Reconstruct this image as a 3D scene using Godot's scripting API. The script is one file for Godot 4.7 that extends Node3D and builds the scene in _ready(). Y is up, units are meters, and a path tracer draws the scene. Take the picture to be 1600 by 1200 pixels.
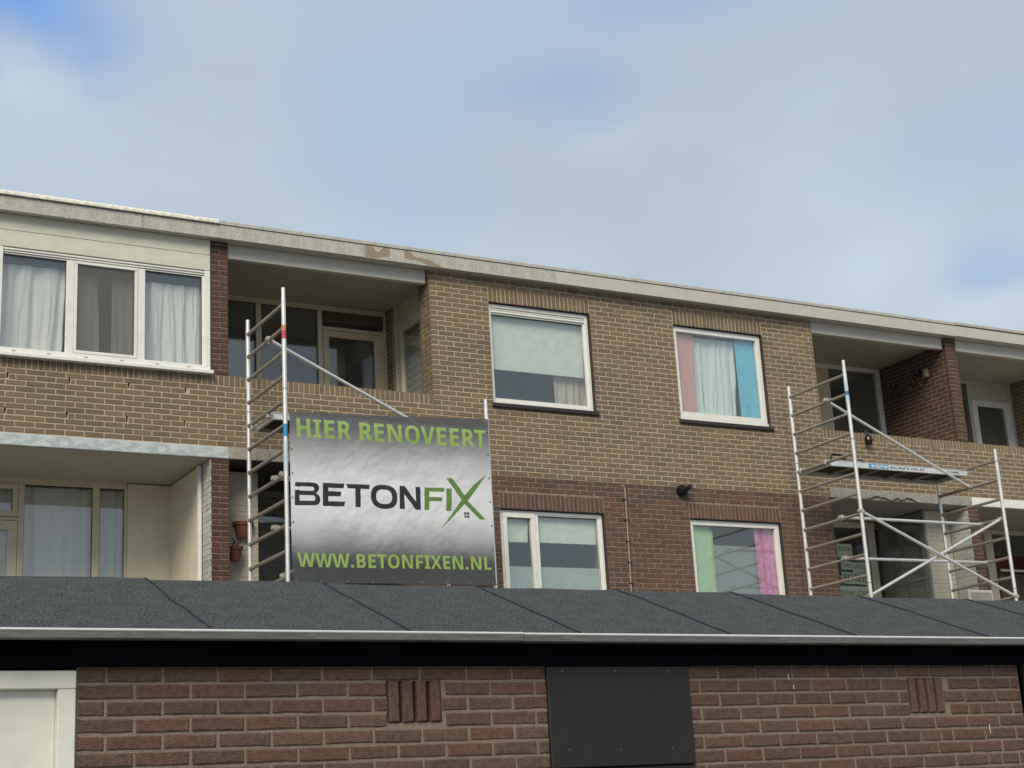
extends Node3D
# A brick apartment block under renovation seen over the roof of a garage row. x runs along the facade, y is up,
# the brick face of the facade is the plane z = 0 and the street side is +z.

const EYE := Vector3(0, 1.6, 17.2)
const UP := Vector3(0, 1, 0)
var rng := RandomNumberGenerator.new()
var M := {}
var T := {}
var building: Node3D
var garage: Node3D
var laid := []          # bricks of the apartment building, shared out at the end
var brick_cache := {}
var taken := {}


# ---------------------------------------------------------------- mesh collecting
class MB:
	var v := PackedVector3Array()
	var n := PackedVector3Array()
	var t := PackedVector2Array()
	var k := PackedColorArray()
	var ix := PackedInt32Array()
	var col := Color(1, 1, 1)

	func quad(a: Vector3, b: Vector3, c: Vector3, d: Vector3) -> void:   # counter-clockwise from outside
		var nn := (b - a).cross(d - a)
		if nn.length_squared() < 1e-14:
			nn = (c - b).cross(d - b)
		nn = nn.normalized()
		var s := v.size()
		v.append_array([a, b, c, d])
		n.append_array([nn, nn, nn, nn])
		t.append_array([Vector2(0, 1), Vector2(1, 1), Vector2(1, 0), Vector2(0, 0)])
		k.append_array([col, col, col, col])
		ix.append_array([s, s + 2, s + 1, s, s + 3, s + 2])

	func tri(a: Vector3, b: Vector3, c: Vector3) -> void:
		var nn := (b - a).cross(c - a).normalized()
		var s := v.size()
		v.append_array([a, b, c])
		n.append_array([nn, nn, nn])
		t.append_array([Vector2(0, 1), Vector2(1, 1), Vector2(1, 0)])
		k.append_array([col, col, col])
		ix.append_array([s, s + 2, s + 1])

	func box(x0: float, x1: float, y0: float, y1: float, z0: float, z1: float) -> MB:
		var p := [Vector3(x0, y0, z0), Vector3(x1, y0, z0), Vector3(x1, y1, z0), Vector3(x0, y1, z0), Vector3(x0, y0, z1), Vector3(x1, y0, z1), Vector3(x1, y1, z1), Vector3(x0, y1, z1)]
		quad(p[4], p[5], p[6], p[7])
		quad(p[1], p[0], p[3], p[2])
		quad(p[5], p[1], p[2], p[6])
		quad(p[0], p[4], p[7], p[3])
		quad(p[7], p[6], p[2], p[3])
		quad(p[0], p[1], p[5], p[4])
		return self

	func cbox(x0: float, x1: float, y0: float, y1: float, z0: float, z1: float, e := 0.004) -> MB:   # box with chamfered edges
		var c := Vector3((x0 + x1) / 2, (y0 + y1) / 2, (z0 + z1) / 2)
		var h := Vector3((x1 - x0) / 2, (y1 - y0) / 2, (z1 - z0) / 2)
		e = minf(e, minf(h.x, minf(h.y, h.z)) * 0.6)
		for ax in 3:
			for s in [-1.0, 1.0]:
				var u := (ax + 1) % 3
				var w := (ax + 2) % 3
				var q := []
				for m in [[-1, -1], [1, -1], [1, 1], [-1, 1]]:
					var p := Vector3.ZERO
					p[ax] = s * h[ax]
					p[u] = m[0] * (h[u] - e)
					p[w] = m[1] * (h[w] - e)
					q.append(c + p)
				if s > 0:
					quad(q[0], q[1], q[2], q[3])
				else:
					quad(q[3], q[2], q[1], q[0])
		for ax in 3:
			var u := (ax + 1) % 3
			var w := (ax + 2) % 3
			for su in [-1.0, 1.0]:
				for sw in [-1.0, 1.0]:
					var q := []
					for m in [[-1, 0], [1, 0], [1, 1], [-1, 1]]:
						var p := Vector3.ZERO
						p[ax] = m[0] * (h[ax] - e)
						p[u] = su * (h[u] - (e if m[1] else 0.0))
						p[w] = sw * (h[w] - (0.0 if m[1] else e))
						q.append(c + p)
					var nn: Vector3 = (q[1] - q[0]).cross(q[2] - q[0])
					var o := Vector3.ZERO
					o[u] = su
					o[w] = sw
					if nn.dot(o) > 0:
						quad(q[0], q[1], q[2], q[3])
					else:
						quad(q[3], q[2], q[1], q[0])
		for sx in [-1.0, 1.0]:
			for sy in [-1.0, 1.0]:
				for sz in [-1.0, 1.0]:
					var a := c + Vector3(sx * h.x, sy * (h.y - e), sz * (h.z - e))
					var b := c + Vector3(sx * (h.x - e), sy * h.y, sz * (h.z - e))
					var d := c + Vector3(sx * (h.x - e), sy * (h.y - e), sz * h.z)
					if (b - a).cross(d - a).dot(Vector3(sx, sy, sz)) > 0:
						tri(a, b, d)
					else:
						tri(a, d, b)
		return self

	func tube(a: Vector3, b: Vector3, r: float, sides := 12, r2 := -1.0) -> MB:
		if r2 < 0:
			r2 = r
		var d := (b - a).normalized()
		var u := d.cross(Vector3(0.31, 0.2, 0.93)).normalized()
		var w := d.cross(u)
		var s := v.size()
		for i in sides + 1:
			var f := TAU * i / sides
			var o := u * cos(f) + w * sin(f)
			v.append_array([a + o * r, b + o * r2])
			n.append_array([o, o])
			t.append_array([Vector2(float(i) / sides, 0), Vector2(float(i) / sides, 1)])
			k.append_array([col, col])
		for i in sides:
			var p := s + i * 2
			ix.append_array([p, p + 3, p + 2, p, p + 1, p + 3])
		for e in [[a, -d, r], [b, d, r2]]:
			var c0 := v.size()
			v.append(e[0])
			n.append(e[1])
			t.append(Vector2.ZERO)
			k.append(col)
			for i in sides + 1:
				var f := TAU * i / sides
				v.append(e[0] + (u * cos(f) + w * sin(f)) * e[2])
				n.append(e[1])
				t.append(Vector2.ZERO)
				k.append(col)
			for i in sides:
				if e[1] == d:
					ix.append_array([c0, c0 + 2 + i, c0 + 1 + i])
				else:
					ix.append_array([c0, c0 + 1 + i, c0 + 2 + i])
		return self

	func path(pts: Array, r: float, sides := 8) -> MB:
		for i in pts.size() - 1:
			tube(pts[i], pts[i + 1], r, sides)
		return self

	func sheet(cols: int, rows: int, at: Callable) -> MB:   # smooth grid; at(u, v) gives a point
		var s := v.size()
		for j in rows + 1:
			for i in cols + 1:
				var u := float(i) / cols
				var w := float(j) / rows
				var p: Vector3 = at.call(u, w)
				var e := 0.25 / maxf(cols, rows)
				var du: Vector3 = at.call(u + e, w) - at.call(u - e, w)
				var dv: Vector3 = at.call(u, w + e) - at.call(u, w - e)
				v.append(p)
				n.append(dv.cross(du).normalized())
				t.append(Vector2(u, w))
				k.append(col)
		for j in rows:
			for i in cols:
				var p := s + j * (cols + 1) + i
				ix.append_array([p, p + 1, p + cols + 1, p + 1, p + cols + 2, p + cols + 1])
		return self

	func lathe(c: Vector3, prof: Array, sides := 20, a0 := 0.0, a1 := TAU) -> MB:
		for i in sides:
			var f := lerpf(a0, a1, float(i) / sides)
			var g := lerpf(a0, a1, float(i + 1) / sides)
			var o := Vector3(cos(f), 0, sin(f))
			var o2 := Vector3(cos(g), 0, sin(g))
			for j in prof.size() - 1:
				var p: Vector2 = prof[j]
				var q: Vector2 = prof[j + 1]
				quad(c + o2 * p.x + Vector3(0, p.y, 0), c + o * p.x + Vector3(0, p.y, 0), c + o * q.x + Vector3(0, q.y, 0), c + o2 * q.x + Vector3(0, q.y, 0))
		return self

	func mesh() -> ArrayMesh:
		var a := []
		a.resize(Mesh.ARRAY_MAX)
		a[Mesh.ARRAY_VERTEX] = v
		a[Mesh.ARRAY_NORMAL] = n
		a[Mesh.ARRAY_TEX_UV] = t
		a[Mesh.ARRAY_COLOR] = k
		a[Mesh.ARRAY_INDEX] = ix
		var m := ArrayMesh.new()
		m.add_surface_from_arrays(Mesh.PRIMITIVE_TRIANGLES, a)
		return m


# ---------------------------------------------------------------- nodes
func numbered(called: String) -> String:
	taken[called] = taken.get(called, -1) + 1
	return called if taken[called] == 0 else "%s_%03d" % [called, taken[called]]

func tag(o: Node, label: String, category: String, group := "") -> Node:
	o.set_meta("label", label)
	o.set_meta("category", category)
	if group:
		o.set_meta("group", group)
	return o

func thing(called: String, label: String, category: String, at: Vector3, group := "") -> Node3D:
	var o := Node3D.new()
	o.name = numbered(called)
	add_child(o)
	o.position = at
	tag(o, label, category, group)
	return o

func part(parent: Node3D, called: String, mb: MB, m: Material, label := "") -> MeshInstance3D:
	var o := MeshInstance3D.new()
	o.name = called
	o.mesh = mb.mesh()
	o.material_override = m
	parent.add_child(o, true)
	o.position = -parent.global_position
	if label:
		o.set_meta("label", label)
	return o

func single(called: String, label: String, category: String, mb: MB, m: Material, group := "") -> MeshInstance3D:
	var o := MeshInstance3D.new()
	o.name = numbered(called)
	o.mesh = mb.mesh()
	o.material_override = m
	add_child(o)
	tag(o, label, category, group)
	return o

func structure(called: String, mb: MB, m: Material) -> MeshInstance3D:
	var o := MeshInstance3D.new()
	o.name = called
	o.mesh = mb.mesh()
	o.material_override = m
	o.set_meta("kind", "structure")
	add_child(o)
	return o

func lettering(parent: Node3D, words: String, at: Vector3, height: float, width: float, m: Material, bold := true) -> MeshInstance3D:
	var tm := TextMesh.new()
	var f := SystemFont.new()
	f.font_names = PackedStringArray(["Droid Sans"])
	f.font_weight = 700 if bold else 400
	tm.font = f
	tm.text = words
	tm.font_size = 48
	tm.pixel_size = 0.01
	tm.depth = 0.01
	var o := MeshInstance3D.new()
	o.name = "lettering"
	o.mesh = tm
	o.material_override = m
	parent.add_child(o, true)
	var b := tm.get_aabb()
	o.scale = Vector3(width / maxf(b.size.x, 0.01), height / maxf(b.size.y, 0.01), 0.1)
	o.position = at - parent.global_position - Vector3((b.position.x + b.size.x / 2) * o.scale.x, (b.position.y + b.size.y / 2) * o.scale.y, 0)
	return o


# ---------------------------------------------------------------- materials and textures
func lin(r: float, g: float, b: float, a := 1.0) -> Color:
	var c := Color(r, g, b).linear_to_srgb()
	c.a = a
	return c

func noise(freq: float, octaves := 4, kind := FastNoiseLite.TYPE_SIMPLEX_SMOOTH, sd := 1) -> FastNoiseLite:
	var f := FastNoiseLite.new()
	f.noise_type = kind
	f.frequency = freq
	f.seed = sd
	f.fractal_octaves = octaves
	return f

func gray_tex(size: int, layers: Array, lo: float, hi: float, srgb := true) -> ImageTexture:
	# layers: [frequency, octaves, weight, seed, contrast]; the mix is spread from lo to hi (linear values)
	var sum := PackedFloat32Array()
	sum.resize(size * size)
	for l in layers:
		var data := noise(l[0], l[1], FastNoiseLite.TYPE_SIMPLEX_SMOOTH, l[3]).get_seamless_image(size, size).get_data()
		for i in size * size:
			var x: float = (data[i] / 255.0 - 0.5) * l[4] + 0.5
			sum[i] += clampf(x, 0.0, 1.0) * l[2]
	var lut := PackedByteArray()
	for i in 256:
		var x := lerpf(lo, hi, i / 255.0)
		if srgb:
			x = Color(x, x, x).linear_to_srgb().r
		lut.append(int(clampf(x, 0, 1) * 255.0))
	var out := PackedByteArray()
	out.resize(size * size)
	for i in size * size:
		out[i] = lut[int(clampf(sum[i], 0, 1) * 255.0)]
	return ImageTexture.create_from_image(Image.create_from_data(size, size, false, Image.FORMAT_L8, out))

func mk(called: String, c: Color, rough := 0.8, tex: Texture2D = null, rep := Vector3.ONE, bump: Texture2D = null, cm := 0.0, metal := 0.0) -> StandardMaterial3D:
	var m := StandardMaterial3D.new()
	m.resource_name = called
	m.albedo_color = c
	m.roughness = rough
	m.metallic = metal
	m.vertex_color_use_as_albedo = true
	if tex or bump:
		m.uv1_triplanar = true
		m.uv1_world_triplanar = true
		m.uv1_triplanar_sharpness = 6.0
		m.uv1_scale = rep
	if tex:
		m.albedo_texture = tex
	if bump:
		m.heightmap_enabled = true
		m.heightmap_texture = bump
		m.heightmap_scale = cm
	M[called] = m
	return m

func glass(called: String, tint: Color, a: float) -> StandardMaterial3D:
	var m := StandardMaterial3D.new()
	m.resource_name = called
	m.albedo_color = Color(tint.r, tint.g, tint.b, a)
	m.transparency = BaseMaterial3D.TRANSPARENCY_ALPHA
	m.roughness = 0.02
	m.cull_mode = BaseMaterial3D.CULL_DISABLED
	M[called] = m
	return m

func make_materials() -> void:
	T.grain = gray_tex(512, [[0.11, 3, 0.6, 3, 1.6], [0.02, 3, 0.4, 4, 1.6]], 0.55, 1.0)
	T.rough = gray_tex(512, [[0.16, 3, 0.6, 5, 1.8], [0.03, 3, 0.4, 6, 1.6]], 0.0, 1.0, false)
	T.blotch = gray_tex(512, [[0.012, 5, 0.8, 7, 1.8], [0.1, 3, 0.2, 8, 1.5]], 0.6, 1.0)
	T.soft = gray_tex(512, [[0.008, 5, 0.7, 9, 1.5], [0.07, 3, 0.3, 10, 1.5]], 0.86, 1.0)
	T.sand = gray_tex(512, [[0.3, 2, 0.7, 11, 2.0], [0.03, 3, 0.3, 12, 1.5]], 0.65, 1.0)
	T.granule = gray_tex(1024, [[0.3, 2, 0.3, 13, 3.6], [0.11, 2, 0.55, 20, 4.5], [0.012, 4, 0.15, 14, 2.0]], 0.05, 1.0)
	T.dirt = gray_tex(512, [[0.03, 5, 0.55, 15, 2.2], [0.006, 3, 0.45, 16, 1.6]], 0.62, 1.0)
	T.peel = gray_tex(512, [[0.012, 5, 0.8, 17, 4.0], [0.05, 4, 0.2, 19, 2.0]], 0.72, 1.0)
	T.weave = gray_tex(256, [[0.25, 2, 1.0, 18, 1.4]], 0.9, 1.0)

	T.clay = gray_tex(512, [[0.03, 4, 0.45, 25, 2.4], [0.2, 3, 0.4, 26, 2.2], [0.008, 3, 0.15, 27, 1.5]], 0.5, 1.0)
	mk("brick", Color.WHITE, 0.9, T.grain, Vector3.ONE * 3.1, T.rough, 0.25)
	mk("garage_brick", Color.WHITE, 0.88, T.clay, Vector3.ONE * 1.7, T.rough, 0.7)
	mk("mortar_tan", lin(0.6, 0.485, 0.345), 0.95, T.sand, Vector3.ONE * 3.0)
	mk("mortar_red", lin(0.34, 0.25, 0.19), 0.95, T.blotch, Vector3.ONE * 2.0)
	mk("mortar_garage", lin(0.355, 0.285, 0.225), 0.97, T.sand, Vector3.ONE * 2.2, T.rough, 0.9)
	mk("mortar_white", lin(0.66, 0.62, 0.5), 0.85, T.soft, Vector3.ONE)
	mk("white_frame", lin(0.83, 0.84, 0.8), 0.4, T.soft, Vector3.ONE * 1.3)
	mk("cladding", lin(0.66, 0.66, 0.56), 0.55, T.soft, Vector3(0.9, 1.7, 0.9))
	mk("fascia", lin(0.54, 0.54, 0.48), 0.7, T.dirt, Vector3(3.2, 1.3, 3.2))
	mk("fascia_clean", lin(0.52, 0.52, 0.46), 0.7, T.soft, Vector3(1.3, 0.6, 1.3))
	mk("trim", lin(0.54, 0.54, 0.48), 0.6, T.dirt, Vector3.ONE * 2.0)
	mk("sunlit_trim", lin(0.9, 0.88, 0.76), 0.45, T.blotch, Vector3(2.2, 2.2, 2.2))  # sunlight on the new trim is put into this pale colour
	mk("beam", lin(0.58, 0.57, 0.52), 0.6, T.soft, Vector3.ONE)
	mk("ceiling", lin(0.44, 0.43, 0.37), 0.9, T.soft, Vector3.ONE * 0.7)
	mk("cream", lin(0.66, 0.6, 0.45), 0.5, T.soft, Vector3.ONE)
	mk("cream_panel", lin(0.76, 0.7, 0.55), 0.6, T.soft, Vector3.ONE * 0.8)
	mk("concrete_blue", lin(0.58, 0.66, 0.68), 0.85, T.peel, Vector3(0.9, 1.6, 0.9), T.rough, 0.5)
	mk("concrete", lin(0.42, 0.42, 0.39), 0.9, T.dirt, Vector3.ONE * 1.7, T.rough, 0.6)
	mk("concrete_pale", lin(0.47, 0.45, 0.38), 0.9, T.dirt, Vector3.ONE * 1.7, T.rough, 0.6)
	mk("white_paint", lin(0.8, 0.8, 0.76), 0.7, T.soft, Vector3.ONE)
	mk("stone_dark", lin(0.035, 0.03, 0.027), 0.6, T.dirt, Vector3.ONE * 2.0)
	mk("bitumen", lin(0.085, 0.098, 0.102), 0.95, T.granule, Vector3.ONE * 0.55, T.rough, 0.8)
	mk("tar", lin(0.008, 0.008, 0.009), 0.5)
	mk("zinc", lin(0.2, 0.2, 0.185), 0.45, T.dirt, Vector3(0.8, 4.0, 4.0), null, 0.0, 0.55)
	mk("zinc_highlight", lin(0.75, 0.76, 0.75), 0.35, T.soft, Vector3.ONE * 3.0, null, 0.0, 0.3)  # paler than the gutter: sky highlight put into the rim colour
	mk("black_board", lin(0.003, 0.0035, 0.006), 0.8)
	M.black_board.metallic_specular = 0.15
	mk("black_plastic", lin(0.012, 0.012, 0.013), 0.4)
	mk("dark_panel", lin(0.014, 0.0125, 0.01), 0.55, T.soft, Vector3.ONE * 2.0)
	mk("screw", lin(0.2, 0.19, 0.17), 0.4, null, Vector3.ONE, null, 0.0, 0.8)
	mk("door_white", lin(0.7, 0.71, 0.64), 0.5, T.soft, Vector3.ONE * 1.2)
	mk("aluminium", lin(0.86, 0.86, 0.83), 0.36, T.soft, Vector3(2.5, 1.3, 2.5), null, 0.0, 0.6)
	mk("aluminium_dull", lin(0.4, 0.37, 0.32), 0.5, T.dirt, Vector3.ONE * 3.0, null, 0.0, 0.4)
	mk("plywood", lin(0.03, 0.026, 0.022), 0.8, T.dirt, Vector3.ONE * 2.0)
	mk("coupler", lin(0.5, 0.49, 0.45), 0.45, null, Vector3.ONE, null, 0.0, 0.5)
	mk("label_blue", lin(0.03, 0.25, 0.52), 0.4)
	mk("label_red", lin(0.5, 0.06, 0.07), 0.4)
	mk("label_orange", lin(0.6, 0.22, 0.04), 0.4)
	mk("label_pale", lin(0.5, 0.62, 0.7), 0.4)
	mk("print_white", lin(0.8, 0.8, 0.8), 0.5)
	mk("print_grey", lin(0.12, 0.13, 0.13), 0.5)
	mk("print_green", lin(0.05, 0.12, 0.04), 0.6)
	mk("plaster", lin(0.36, 0.34, 0.29), 0.9)
	mk("curtain", lin(0.86, 0.9, 0.86), 0.9, T.weave, Vector3.ONE * 9.0)
	M.curtain.backlight_enabled = true
	M.curtain.backlight = lin(0.3, 0.3, 0.3)
	mk("curtain_blue", lin(0.66, 0.8, 0.8), 0.9, T.weave, Vector3.ONE * 9.0)
	mk("curtain_cream", lin(0.5, 0.47, 0.38), 0.9, T.weave, Vector3.ONE * 9.0)
	mk("blind", lin(0.68, 0.81, 0.73), 0.85, T.soft, Vector3.ONE * 1.5)
	mk("film", lin(0.42, 0.53, 0.5), 0.8, T.soft, Vector3.ONE * 1.5)
	mk("film_dark", lin(0.24, 0.31, 0.31), 0.8, T.soft, Vector3.ONE)
	mk("screen_mesh", lin(0.16, 0.155, 0.145, 0.34), 0.7)
	M.screen_mesh.transparency = BaseMaterial3D.TRANSPARENCY_ALPHA
	mk("pink", lin(0.64, 0.37, 0.31), 0.85, T.soft, Vector3.ONE)
	mk("blue_cloth", lin(0.14, 0.58, 0.78), 0.85, T.soft, Vector3.ONE * 1.3)
	mk("green_cloth", lin(0.4, 0.68, 0.38), 0.85, T.soft, Vector3.ONE * 1.3)
	mk("magenta_cloth", lin(0.78, 0.3, 0.58), 0.85, T.blotch, Vector3(1.2, 1.0, 1.2))
	mk("terracotta", lin(0.25, 0.09, 0.052), 0.8, T.dirt, Vector3.ONE * 3.0)
	mk("leaf", lin(0.06, 0.07, 0.03), 0.8)
	mk("dry_leaf", lin(0.1, 0.05, 0.035), 0.8)
	mk("paper", lin(0.7, 0.79, 0.62), 0.8, T.soft, Vector3.ONE * 2.0)
	mk("maroon", lin(0.075, 0.012, 0.013), 0.4)
	mk("copper_pipe", lin(0.42, 0.33, 0.25), 0.6, T.dirt, Vector3.ONE * 3.0)
	mk("paving", lin(0.27, 0.25, 0.22), 0.95, T.blotch, Vector3.ONE * 0.3)
	mk("soil", lin(0.1, 0.085, 0.06), 0.95)
	mk("door_leaf", lin(0.64, 0.55, 0.37), 0.5, T.soft, Vector3.ONE)
	mk("brown_patch", lin(0.32, 0.25, 0.18), 0.85, T.soft, Vector3.ONE * 2.0)
	mk("brown_flap", lin(0.1, 0.085, 0.06), 0.5)
	mk("grey_door", lin(0.2, 0.22, 0.2), 0.5, T.soft, Vector3.ONE)
	mk("lamp_glass", lin(0.018, 0.01, 0.008), 0.15)
	mk("gasket", lin(0.03, 0.031, 0.03), 0.6)
	mk("reveal_shade", lin(0.035, 0.028, 0.022), 0.8)  # dark colour painted for the shadow line in the window reveals
	glass("pane", Color(0.55, 0.62, 0.62), 0.03)


# ---------------------------------------------------------------- brickwork
const TAN := [Color(0.25, 0.188, 0.113), Color(0.265, 0.2, 0.12), Color(0.235, 0.176, 0.108), Color(0.275, 0.208, 0.125), Color(0.244, 0.182, 0.113), Color(0.223, 0.169, 0.108), Color(0.258, 0.189, 0.12)]
const RED := [Color(0.122, 0.064, 0.047), Color(0.11, 0.06, 0.044), Color(0.135, 0.07, 0.05), Color(0.126, 0.074, 0.055), Color(0.1, 0.056, 0.043), Color(0.14, 0.07, 0.049)]
const REDDISH := [Color(0.165, 0.097, 0.067), Color(0.15, 0.09, 0.063), Color(0.18, 0.103, 0.07), Color(0.17, 0.108, 0.078), Color(0.14, 0.086, 0.063), Color(0.19, 0.1, 0.066)]
const CREAM := [Color(0.74, 0.7, 0.57), Color(0.7, 0.66, 0.54), Color(0.76, 0.71, 0.58)]
const PALE := [Color(0.6, 0.63, 0.6), Color(0.55, 0.59, 0.57), Color(0.64, 0.66, 0.62)]
const SHED := [Color(0.165, 0.098, 0.07), Color(0.152, 0.095, 0.07), Color(0.172, 0.097, 0.069), Color(0.15, 0.096, 0.072), Color(0.162, 0.103, 0.077), Color(0.178, 0.096, 0.067)]

func add_brick(mb: MB, o: Vector3, u: Vector3, up: Vector3, w: float, h: float, d: float, ch: float, c: Color) -> void:
	# o is the middle of the front face; u and up span it
	var nn := u.cross(up)
	mb.col = c
	var hw := w / 2
	var hh := h / 2
	var f := []
	var r := []
	var b := []
	for s in [[-1, -1], [1, -1], [1, 1], [-1, 1]]:
		f.append(o + u * s[0] * (hw - ch) + up * s[1] * (hh - ch))
		r.append(o + u * s[0] * hw + up * s[1] * hh - nn * ch)
		b.append(o + u * s[0] * hw + up * s[1] * hh - nn * d)
	mb.quad(f[0], f[1], f[2], f[3])
	for i in 4:
		var j := (i + 1) % 4
		mb.quad(r[i], r[j], f[j], f[i])
		mb.quad(b[i], b[j], r[j], r[i])
	mb.col = Color(1, 1, 1)

var weather := noise(0.9, 4, FastNoiseLite.TYPE_SIMPLEX_SMOOTH, 33)

func tone(pal: Array, at := Vector3.ZERO) -> Color:
	# bricks fired a little differently; some areas have gone grey with age
	var c: Color = pal[rng.randi() % pal.size()]
	var w := weather.get_noise_3d(at.x, at.y * 1.4, at.z) + rng.randf_range(-0.12, 0.12)
	if w > 0.22:
		return c.lerp(Color(c.g, c.g * 0.98, c.g * 0.85), 0.22) * 0.93
	if w < -0.3:
		return c * 1.06
	return c

# Rows of bricks on the plane through o spanned by u and the vertical. Ranges are along u and in height; holes are [s0, s1, y0, y1].
func lay(wall: Node3D, o: Vector3, u: Vector3, s0: float, s1: float, y0: float, y1: float, pitch: float, length: float, pal: Array, holes := [], start := 0, pal2 := [], y_split := -99.0, joint := 0.0132, tooth := 0.0) -> void:
	var rows := int(round((y1 - y0) / pitch))
	var nn := u.cross(UP)
	for r in rows:
		var yc := y0 + (r + 0.5) * (y1 - y0) / rows
		var spans := [[s0, s1 + (tooth if (r + start) % 2 else 0.0)]]
		for hl in holes:
			if yc < hl[2] or yc > hl[3]:
				continue
			var next := []
			for sp in spans:
				if hl[1] <= sp[0] or hl[0] >= sp[1]:
					next.append(sp)
					continue
				if hl[0] - sp[0] > 0.02:
					next.append([sp[0], hl[0]])
				if sp[1] - hl[1] > 0.02:
					next.append([hl[1], sp[1]])
			spans = next
		var shift := length / 2 if (r + start) % 2 else 0.0
		for sp in spans:
			var x: float = s0 - shift
			while x < sp[1]:
				var a := maxf(x, sp[0])
				var b := minf(x + length, sp[1])
				x += length
				if b - a < 0.035:
					continue
				var w := b - a - joint + rng.randf_range(-0.0015, 0.0015)
				var h := pitch - joint + rng.randf_range(-0.0015, 0.001)
				var c := tone(pal2 if pal2.size() and yc < y_split else pal, o + u * a + UP * yc)
				var at := o + u * ((a + b) / 2) + UP * (yc + rng.randf_range(-0.0008, 0.0008)) + nn * rng.randf_range(-0.0015, 0.0018)
				laid.append([wall, at, u, UP, snappedf(w, 0.004), snappedf(h, 0.002), c])

func soldiers(wall: Node3D, o: Vector3, s0: float, s1: float, y0: float, y1: float, pitch: float, pal: Array, uneven := 0.0) -> void:
	var count := int(round((s1 - s0) / pitch))
	var p := (s1 - s0) / count
	for i in count:
		var h := y1 - y0 - 0.008
		var dy := rng.randf_range(-uneven, uneven)
		laid.append([wall, o + Vector3(s0 + (i + 0.5) * p, (y0 + y1) / 2 + dy, rng.randf_range(-0.002, 0.003)), Vector3(1, 0, 0), UP, snappedf(p - 0.0125, 0.002), snappedf(h, 0.004), tone(pal, o + Vector3(s0 + i * p, y0, 0))])

func share_out_bricks() -> void:
	# the 300 bricks that show largest become objects of their own, the rest one mesh
	var order := []
	for i in laid.size():
		var b: Array = laid[i]
		var to: Vector3 = EYE - b[1]
		var nn: Vector3 = b[2].cross(b[3])
		var score: float = b[4] * b[5] * nn.dot(to.normalized()) / to.length_squared()
		var hid: bool = b[1].y < 4.45 or b[1].x < 3.25 or (b[1].x > 6.9 and b[1].x < 9.2 and b[1].y < 6.5)
		order.append([-score if not hid else 0.0, i])
	order.sort()
	var rest := MB.new()
	for j in order.size():
		var b: Array = laid[order[j][1]]
		if j < 300:
			var key := "%s|%.3f|%.3f|%s" % [b[2], b[4], b[5], b[6]]
			if not brick_cache.has(key):
				var mb := MB.new()
				add_brick(mb, Vector3.ZERO, b[2], b[3], b[4], b[5], 0.03, 0.0025, b[6])
				brick_cache[key] = mb.mesh()
			var o := MeshInstance3D.new()
			o.name = "brick"
			o.mesh = brick_cache[key]
			o.material_override = M.brick
			b[0].add_child(o, true)
			o.position = b[1] - b[0].global_position
		else:
			add_brick(rest, b[1], b[2], b[3], b[4], b[5], 0.03, 0.0025, b[6])
	var s := part(building, "brickwork", rest, M.brick)
	s.set_meta("kind", "stuff")

# A slab of wall with rectangular holes right through it.
func wall_mb(x0: float, x1: float, y0: float, y1: float, z0: float, z1: float, holes: Array) -> MB:
	var xs := [x0, x1]
	var ys := [y0, y1]
	for h in holes:
		for x in [h[0], h[1]]:
			if x > x0 and x < x1 and not xs.has(x):
				xs.append(x)
		for y in [h[2], h[3]]:
			if y > y0 and y < y1 and not ys.has(y):
				ys.append(y)
	xs.sort()
	ys.sort()
	var solid := func(i: int, j: int) -> bool:
		if i < 0 or j < 0 or i >= xs.size() - 1 or j >= ys.size() - 1:
			return false
		var cx: float = (xs[i] + xs[i + 1]) / 2
		var cy: float = (ys[j] + ys[j + 1]) / 2
		for h in holes:
			if cx > h[0] and cx < h[1] and cy > h[2] and cy < h[3]:
				return false
		return true
	var mb := MB.new()
	for i in xs.size() - 1:
		for j in ys.size() - 1:
			if not solid.call(i, j):
				continue
			var a: float = xs[i]
			var b: float = xs[i + 1]
			var c: float = ys[j]
			var d: float = ys[j + 1]
			mb.quad(Vector3(a, c, z1), Vector3(b, c, z1), Vector3(b, d, z1), Vector3(a, d, z1))
			mb.quad(Vector3(b, c, z0), Vector3(a, c, z0), Vector3(a, d, z0), Vector3(b, d, z0))
			if not solid.call(i - 1, j):
				mb.quad(Vector3(a, c, z0), Vector3(a, c, z1), Vector3(a, d, z1), Vector3(a, d, z0))
			if not solid.call(i + 1, j):
				mb.quad(Vector3(b, c, z1), Vector3(b, c, z0), Vector3(b, d, z0), Vector3(b, d, z1))
			if not solid.call(i, j - 1):
				mb.quad(Vector3(a, c, z0), Vector3(b, c, z0), Vector3(b, c, z1), Vector3(a, c, z1))
			if not solid.call(i, j + 1):
				mb.quad(Vector3(a, d, z1), Vector3(b, d, z1), Vector3(b, d, z0), Vector3(a, d, z0))
	return mb


# ---------------------------------------------------------------- windows and what hangs in them
func frame_mb(x0: float, x1: float, y0: float, y1: float, z0: float, z1: float, w: float, e := 0.004) -> MB:
	var mb := MB.new()
	mb.cbox(x0, x1, y1 - w, y1, z0, z1, e)
	mb.cbox(x0, x1, y0, y0 + w, z0, z1, e)
	mb.cbox(x0, x0 + w, y0 + w, y1 - w, z0, z1 - 0.0015, e)
	mb.cbox(x1 - w, x1, y0 + w, y1 - w, z0, z1 - 0.0015, e)
	return mb

func pane(parent: Node3D, x0: float, x1: float, y0: float, y1: float, z: float) -> void:
	# double glazing: two sheets, each with two faces
	for q in [["pane", z], ["inner_pane", z - 0.018]]:
		var mb := MB.new()
		mb.box(x0, x1, y0, y1, q[1] - 0.004, q[1])
		part(parent, q[0], mb, M.pane)
	part(parent, "gasket", frame_mb(x0, x1, y0, y1, z + 0.001, z + 0.006, 0.015, 0.001), M.gasket)

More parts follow.
